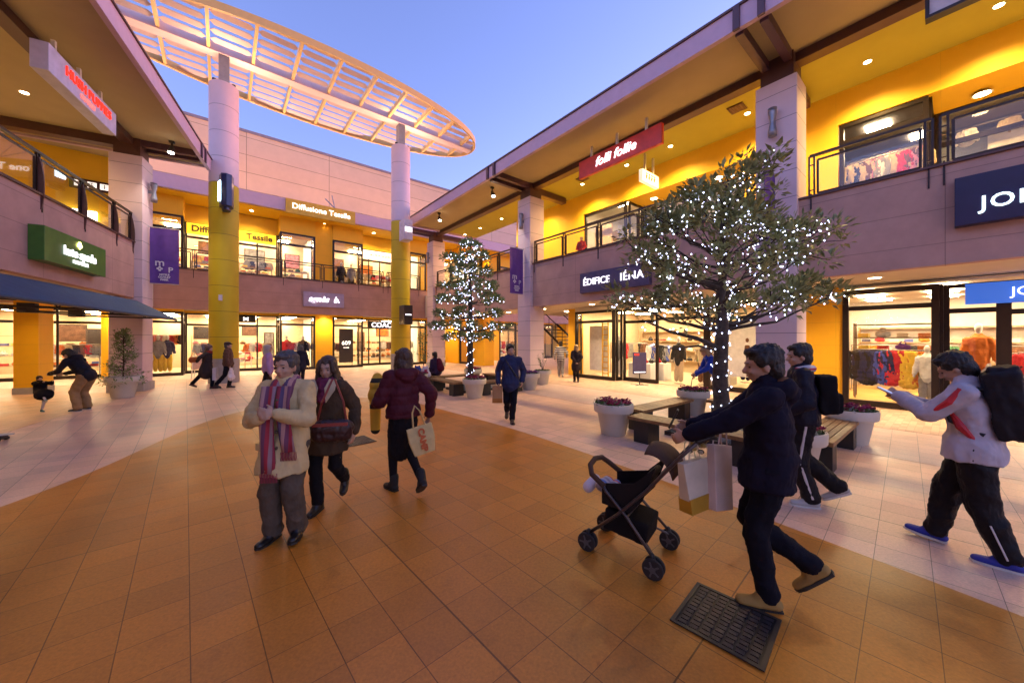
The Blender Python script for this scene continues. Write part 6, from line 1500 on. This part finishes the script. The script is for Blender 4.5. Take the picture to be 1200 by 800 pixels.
# knitwear shop (right edge)
rack(A,13.35,.45,13.35,1.7,.02,1.42,['grey','orange','yellow','yellow','red','red','blue','navy','navy','black','navy','black'],'coat','front rack in the knitwear window','clothes rack with navy, blue, red and yellow coats in the knitwear window',1.12)
shelf(A,13.6,13.9,.3,1.75,[1.42,1.75,2.1],.02,'wooden shelf with bags above the coats in the knitwear window',['orange','purple','red','yellow','orange','beige','white','yellow'],'window shelf of the knitwear shop',mat('dark_shelf',(.06,.035,.02),.5))
m=MB(); m.box(12.98,14.2,.3,1.8,.021,.14); single('display_plinth',m,mat('yellow_wood_floor',(.62,.36,.06),.4,var=.15),'yellowish wooden display plinth in the knitwear window','plinth',(13.5,1,.02),A)
manneq(A,13.7,-.35,.3,180,'orange','white','mannequin in an orange and grey sweater behind the glass near the navy sign')
manneq(A,13.25,.42,.1,180,'white','grey','mannequin with a white fleece at the left side of the knitwear window',.82)
rack(A,14.9,-3.2,14.9,-.2,.02,1.35,['white','red','red','navy','pink','navy','white','black','red','navy','beige','orange'],'shirt','middle rack in the knitwear shop','long clothes rack with red and navy shirts inside the knitwear shop')
rack(A,16.6,-3.2,16.6,2.2,.02,1.5,['beige','grey','white','navy','red','brown','beige','white','green','navy','black','grey','orange','beige'],'coat','rear rack in the knitwear shop','rear clothes rack along the back of the knitwear shop')
shelf(A,18.1,18.4,-3,2.2,[.6,1.1,1.6,2.1],.02,'back wall shelf of the knitwear shop',['white','red','navy','beige','grey','orange','blue'],'back shelf of the knitwear shop')
# boutique
m=MB(); m.box(13.2,13.26,9.55,10.6,.3,2.3); single('display_board',m,mat('white_panel',(.8,.77,.72),.6),'plain white display panel in the left part of the boutique window','panel',(13.2,10,.3),A)
t=thing('display_ladder','yellow ladder shelf in the boutique window','ladder',(13.1,9.6,.02),A)
for s in(9.42,9.72):
    m=MB(); m.box(13.0,13.04,s,s+.05,.02,2.5); part('upright',m,mat('yellow_paint',(.75,.45,.05),.5),t)
for k in range(10):
    m=MB(); m.box(12.99,13.05,9.47,9.72,.2+k*.24,.24+k*.24); part('rung',m,mat('yellow_paint',(.75,.45,.05)),t)
manneq(A,13.1,8.95,.1,180,'grey','white','mannequin in a grey jacket at the right side of the boutique bay window')
manneq(A,13.5,6.6,.02,180,'black','beige','mannequin in a long black jacket standing in the boutique doorway')
manneq(A,13.9,5.9,.02,170,'beige','brown','mannequin in beige beside the larger tree trunk inside the boutique')
manneq(A,13.3,4.3,.3,180,'red','navy','mannequin bust in red at the boutique window nearest the square column',.9)
rack(A,14.6,7.2,14.6,8.5,.02,1.45,['grey','beige','blue','grey','black','beige','blue','white'],'coat','rack behind the notice board','clothes rack with blue and grey coats behind the notice board')
rack(A,15.6,4.0,15.6,6.8,.02,1.5,['black','beige','brown','grey','yellow','black','white','brown','beige','black','green'],'coat','rear rack of the boutique','rear clothes rack of the boutique seen through the doorway')
rack(A,15.2,8.9,15.2,10.9,.02,1.5,['brown','black','beige','grey','red','black','white','beige'],'coat','left rack of the boutique','left clothes rack of the boutique behind the white panel')
for (d,s,l) in((14.2,7.9,'white display table near the notice board'),(14.6,5.6,'white display table inside the boutique doorway'),(13.7,8.2,'low white display block in the boutique')):
    m=MB(); m.box(d-.3,d+.3,s-.5,s+.5,.02,.72); single('display_table',m,M_white,l,'table',(d,s,.02),A,bevel=.01)
    for k,c in enumerate(('black','red','grey','white')): hang(A,d,s-.36+k*.24,.725,c,'bag',True,l,.8)
shelf(A,18.1,18.4,3.6,11,[.6,1.1,1.6,2.1],.02,'back wall shelf of the boutique',['brown','black','beige','grey','white','red'],'back shelf of the boutique')
m=MB(); m.box(13.0,13.04,3.75,4.9,.5,2.3); o=single('poster_panel',m,mat('poster_white',(.8,.76,.7),.5),'white poster with a small standing figure in the boutique window by the square column','poster',(13,4.3,.5),A)
q=MB(); q.cone((12.985,4.15,1.25),(12.985,4.15,1.5),.09,.07,.15,(1,0,0)); q.ell((12.985,4.15,1.68),(.01,.05,.07)); part('figure_print',q,gm('brown'),o)
# rear shops ground floor
k_=0
for (a,b,desc,cols) in((-6.2,-4.2,'left rear shop',['orange','white','red','blue','white','brown']),(-1.3,2.2,'shop by the near round column',['red','white','orange','white','beige','brown','pink']),(4.7,6.6,'shop with the monogram poster',['brown','beige','black','white']),(7,10.5,'leather shop beside the far round column',['brown','black','beige','orange']),(-14,-7,'far left rear shop',['red','orange','white','grey','blue','yellow']),(11.8,16,'shop left of the passage',['beige','pink','brown']),(17,21.4,'passage shop beyond the smaller tree',['black','red','white','orange'])):
    shelf(A,a,b,26.4,26.7,[.5,.95,1.4,1.85],.02,'wall shelf of goods in the '+desc,cols,'shelf in the '+desc)
    shelf(A,a+.2,min(a+2.6,b-.2),24.9,25.3,[.45,.85],.02,'low display table of goods in the '+desc,cols[::-1],'low table in the '+desc,M_white)
manneq(A,-2.3,23.3,.12,-90,'grey','yellow','mannequin in grey jacket and yellow trousers, window right of the left square column')
manneq(A,-2.0,23.45,.12,-90,'navy','yellow','mannequin in a navy jacket in the window right of the left square column')
manneq(A,-2.65,23.25,.12,-90,'white','black','small mannequin in a pale sweater beside the left square column',.7)
manneq(A,2.8,23.4,.12,-90,'red','white','mannequin in red and white in the rear window behind the cream coat')
manneq(A,3.6,23.4,.12,-90,'black','white','mannequin in black in the rear window behind the cream coat')
rack(A,2.6,23.9,4.0,23.9,.02,1.5,['white','pink','red','white','black','beige'],'shirt','rear window rack behind the cream coat','clothes rack in the rear window behind the cream coat')
rack(A,-2.8,24.4,-1.5,24.4,.02,1.9,['yellow','pink','pink','white','red','orange','black'],'shirt','high rack in the window right of the left square column','high clothes rack in the window right of the left square column')
rack(A,8.3,24.3,10.6,24.3,.02,1.5,['white','brown','beige','black','pink','white'],'shirt','rack in the rear shop right of the far round column','clothes rack in the rear shop right of the far round column')
rack(A,17.2,24.4,20,24.4,.02,1.5,['black','navy','white','red','grey','black'],'coat','rack in the passage shop','clothes rack in the passage shop beyond the smaller tree')
# upper shops
U=4.56
rack(A,13.5,.5,13.5,1.85,U,2.0,['pink','beige','white','red','beige','brown','grey','pink','white','black'],'shirt','upstairs rack by the glass railing','clothes rack in the upstairs window by the glass railing',.9)
rack(A,14.3,-3,14.3,2,U,2.35,['grey','brown','red','beige','white','brown','pink','grey'],'shirt','second upstairs rack at the right','second clothes rack upstairs at the right')
rack(A,13.6,8.6,13.6,10.4,U,1.95,['white','grey','beige','black','white'],'shirt','upstairs rack above the violet sign','clothes rack in the upstairs window above the violet sign')
for (a,b,desc,cols) in((-2.8,-1.5,'gallery window left of the near column',['orange','red','white','yellow','blue']),(-1.2,.6,'upstairs shop with the backlit yellow sign',['yellow','grey','red','black','blue']),(.8,2.2,'gallery shop right of the near column',['yellow','brown','grey','orange']),(2.6,4.0,'upstairs window with ornaments',['yellow','brown','green','white']),(5.1,6.6,'second upstairs rear window',['black','grey','yellow','white']),(6.9,9.5,'upstairs shop by the far round column',['red','white','beige']),(17.3,18.8,'upstairs rear shop beyond the smaller tree',['yellow','yellow','orange'])):
    shelf(A,a,b,24.2,24.5,[U+.6,U+1.05],U,'display shelf in the '+desc,cols,'display shelf in the '+desc)
    shelf(A,a,b,26.3,26.6,[U+.6,U+1.1,U+1.6],U,'rear wall shelf in the '+desc,cols[::-1],'rear shelf in the '+desc)
manneq(A,5.6,23.3,U,-90,'black','black','mannequin in black in the second upstairs rear window')
manneq(A,6.2,23.4,U,-90,'grey','black','mannequin in grey in the second upstairs rear window')
manneq(A,-2.2,23.4,U,-90,'red','white','mannequin in red in the gallery window left of the near column')
q=MB(); q.box(13.2,13.3,9.4,10.3,U+.1,U+2.2); single('display_board',q,mat('warm_panel',(.75,.6,.5),.6),'tall pale panel in the upstairs window above the violet sign','panel',(13.2,9.8,U),A)

# darker panels, pictures and coat rows that break up the bright rear shops
def wallpanel(x0,x1,y,z0,z1,c,lab,cat='picture'):
    m=MB(); m.box(x0,x1,y,y+.05,z0,z1); t=thing('wall_picture',lab,cat,((x0+x1)/2,y,z0),A)
    part('frame',m,mat('pic_frame',(.05,.035,.03),.5),t); m=MB(); m.box(x0+.05,x1-.05,y-.006,y-.001,z0+.05,z1-.05); part('picture_face',m,mat('pic_'+c,PAL[c],.6,var=.6,scale=5),t)
for i,(x0,w,y,z0,z1,c,w_) in enumerate(((-5.9,.9,26.1,1.6,2.4,'brown','far left ground floor shop'),(-4.9,.5,25.4,.9,2.2,'black','far left ground floor shop'),(-1.2,.7,25.9,1.7,2.4,'black','shop left of the near round column'),(.9,.8,26.1,1.9,2.5,'brown','shop right of the near round column'),(1.9,.5,25.2,.6,2.1,'grey','shop right of the near round column'),(5.2,.6,25.9,1.2,2.3,'beige','monogram poster shop'),(7.1,.5,25.4,.9,2.2,'brown','leather shop'),(8.6,.9,26.1,1.9,2.5,'orange','leather shop'),
  (-1.0,1.2,25.9,U+1.8,U+2.5,'brown','gallery shop left of the near round column'),(1.0,1.0,25.9,U+1.7,U+2.4,'grey','gallery shop right of the near round column'),(3.0,.8,25.9,U+1.5,U+2.4,'pink','gallery ornament window'),(5.3,1.1,25.9,U+1.6,U+2.5,'brown','second gallery window'),(7.4,.9,25.9,U+1.5,U+2.3,'orange','gallery shop by the far round column'))):
    wallpanel(x0,x0+w,y,z0,z1,c,f'{c} framed picture hanging inside the {w_}')
for (x0,x1,y,z,cols,kd,w_) in ((-6.0,-4.3,24.4,.02,['navy','white','orange','beige','black','brown','red','grey'],'shirt','far left rear window'),(-1.1,.4,24.5,.02,['grey','navy','beige','white','brown','black'],'shirt','entrance left of the near round column'),(1.0,2.2,24.6,.02,['orange','white','red','beige','brown'],'shirt','entrance right of the near round column'),(5.2,6.5,24.3,.02,['beige','brown','black','white'],'shirt','monogram poster window'),(11.8,13.2,24.4,.02,['red','white','pink','beige'],'shirt','window left of the passage'),
  (-1.1,.5,24.4,U,['orange','yellow','red','white','navy','brown','beige'],'shirt','gallery shop under the yellow sign'),(1.0,2.2,24.4,U,['grey','navy','white','grey','black','beige'],'shirt','gallery shop right of the near round column'),(6.9,8.3,24.4,U,['white','beige','grey','black','pink'],'shirt','gallery shop by the far round column'),(8.4,9.6,24.6,U,['red','white','beige','red'],'shirt','gallery shop left of the far square column'),(5.2,6.5,24.9,U,['black','grey','yellow','black','white','grey'],'coat','second gallery window')):
    rack(A,x0,y,x1,y,z,1.45,cols,kd,'rack in the '+w_,'clothes rack in the '+w_)


rack(A,13.9,-2.6,13.9,-.9,.02,1.4,['white','red','navy','red','white','navy','grey','orange','black','red'],'shirt','rack behind the glass door of the knitwear shop','clothes rack behind the glass door of the knitwear shop')
rack(A,13.15,.45,13.15,1.8,U,1.85,['beige','pink','brown','red','beige','grey','white','pink','brown','beige','navy','beige'],'shirt','upstairs window rack above the knitwear shop','clothes rack close to the upstairs window above the knitwear shop',1.1)
m=MB(); m.box(14.25,14.30,-1.6,-.5,U+1.7,U+2.1); single('price_board',m,mat('price_board',(.7,.68,.6),.5),'small pale notice board behind the upstairs glass at the right edge','notice board',(14.4,-1,U+.6),A)
manneq(A,13.3,5.0,U,180,'navy','beige','mannequin in navy in the upstairs shop behind the larger tree')
SKYTINT=(2.35,1.38,1.75); SKYST=.5
# ================================================================== WORLD, SUN, CAMERA
wd=bpy.data.worlds.new('World'); SC.world=wd; wd.use_nodes=True; nt=wd.node_tree
bg=nt.nodes['Background']
sky=nt.nodes.new('ShaderNodeTexSky'); sky.sky_type='NISHITA'; sky.sun_disc=False; sky.sun_elevation=R(4); sky.sun_rotation=R(60); sky.air_density=1.0; sky.dust_density=.4; sky.ozone_density=3
hs=nt.nodes.new('ShaderNodeVectorMath'); hs.operation='MULTIPLY'; hs.inputs[1].default_value=SKYTINT
nt.links.new(sky.outputs[0],hs.inputs[0]); nt.links.new(hs.outputs[0],bg.inputs['Color']); bg.inputs['Strength'].default_value=SKYST
sl=bpy.data.lights.new('sun','SUN'); sl.energy=.12; sl.angle=R(30); sl.color=(.75,.7,1); so=bpy.data.objects.new('sun',sl); COL.objects.link(so)
so.rotation_euler=(R(62),0,R(-60+180))
cam=bpy.data.cameras.new('camera'); co=bpy.data.objects.new('camera',cam); COL.objects.link(co); SC.camera=co
co.location=(0,0,H); co.rotation_euler=(R(90),0,0); cam.sensor_width=36; cam.sensor_fit='HORIZONTAL'; cam.lens=12.6; cam.shift_y=-.0025; cam.clip_end=500; cam.clip_start=.05
SC.view_settings.view_transform='Standard'; SC.view_settings.look='None'; SC.view_settings.exposure=.12; SC.view_settings.gamma=1; SC.view_settings.use_curve_mapping=False
SC.cycles.max_bounces=4; SC.cycles.diffuse_bounces=2; SC.cycles.transparent_max_bounces=8; SC.cycles.use_adaptive_sampling=True; SC.cycles.adaptive_threshold=.03; SC.cycles.sample_clamp_indirect=4
SC.cycles.use_denoising=True
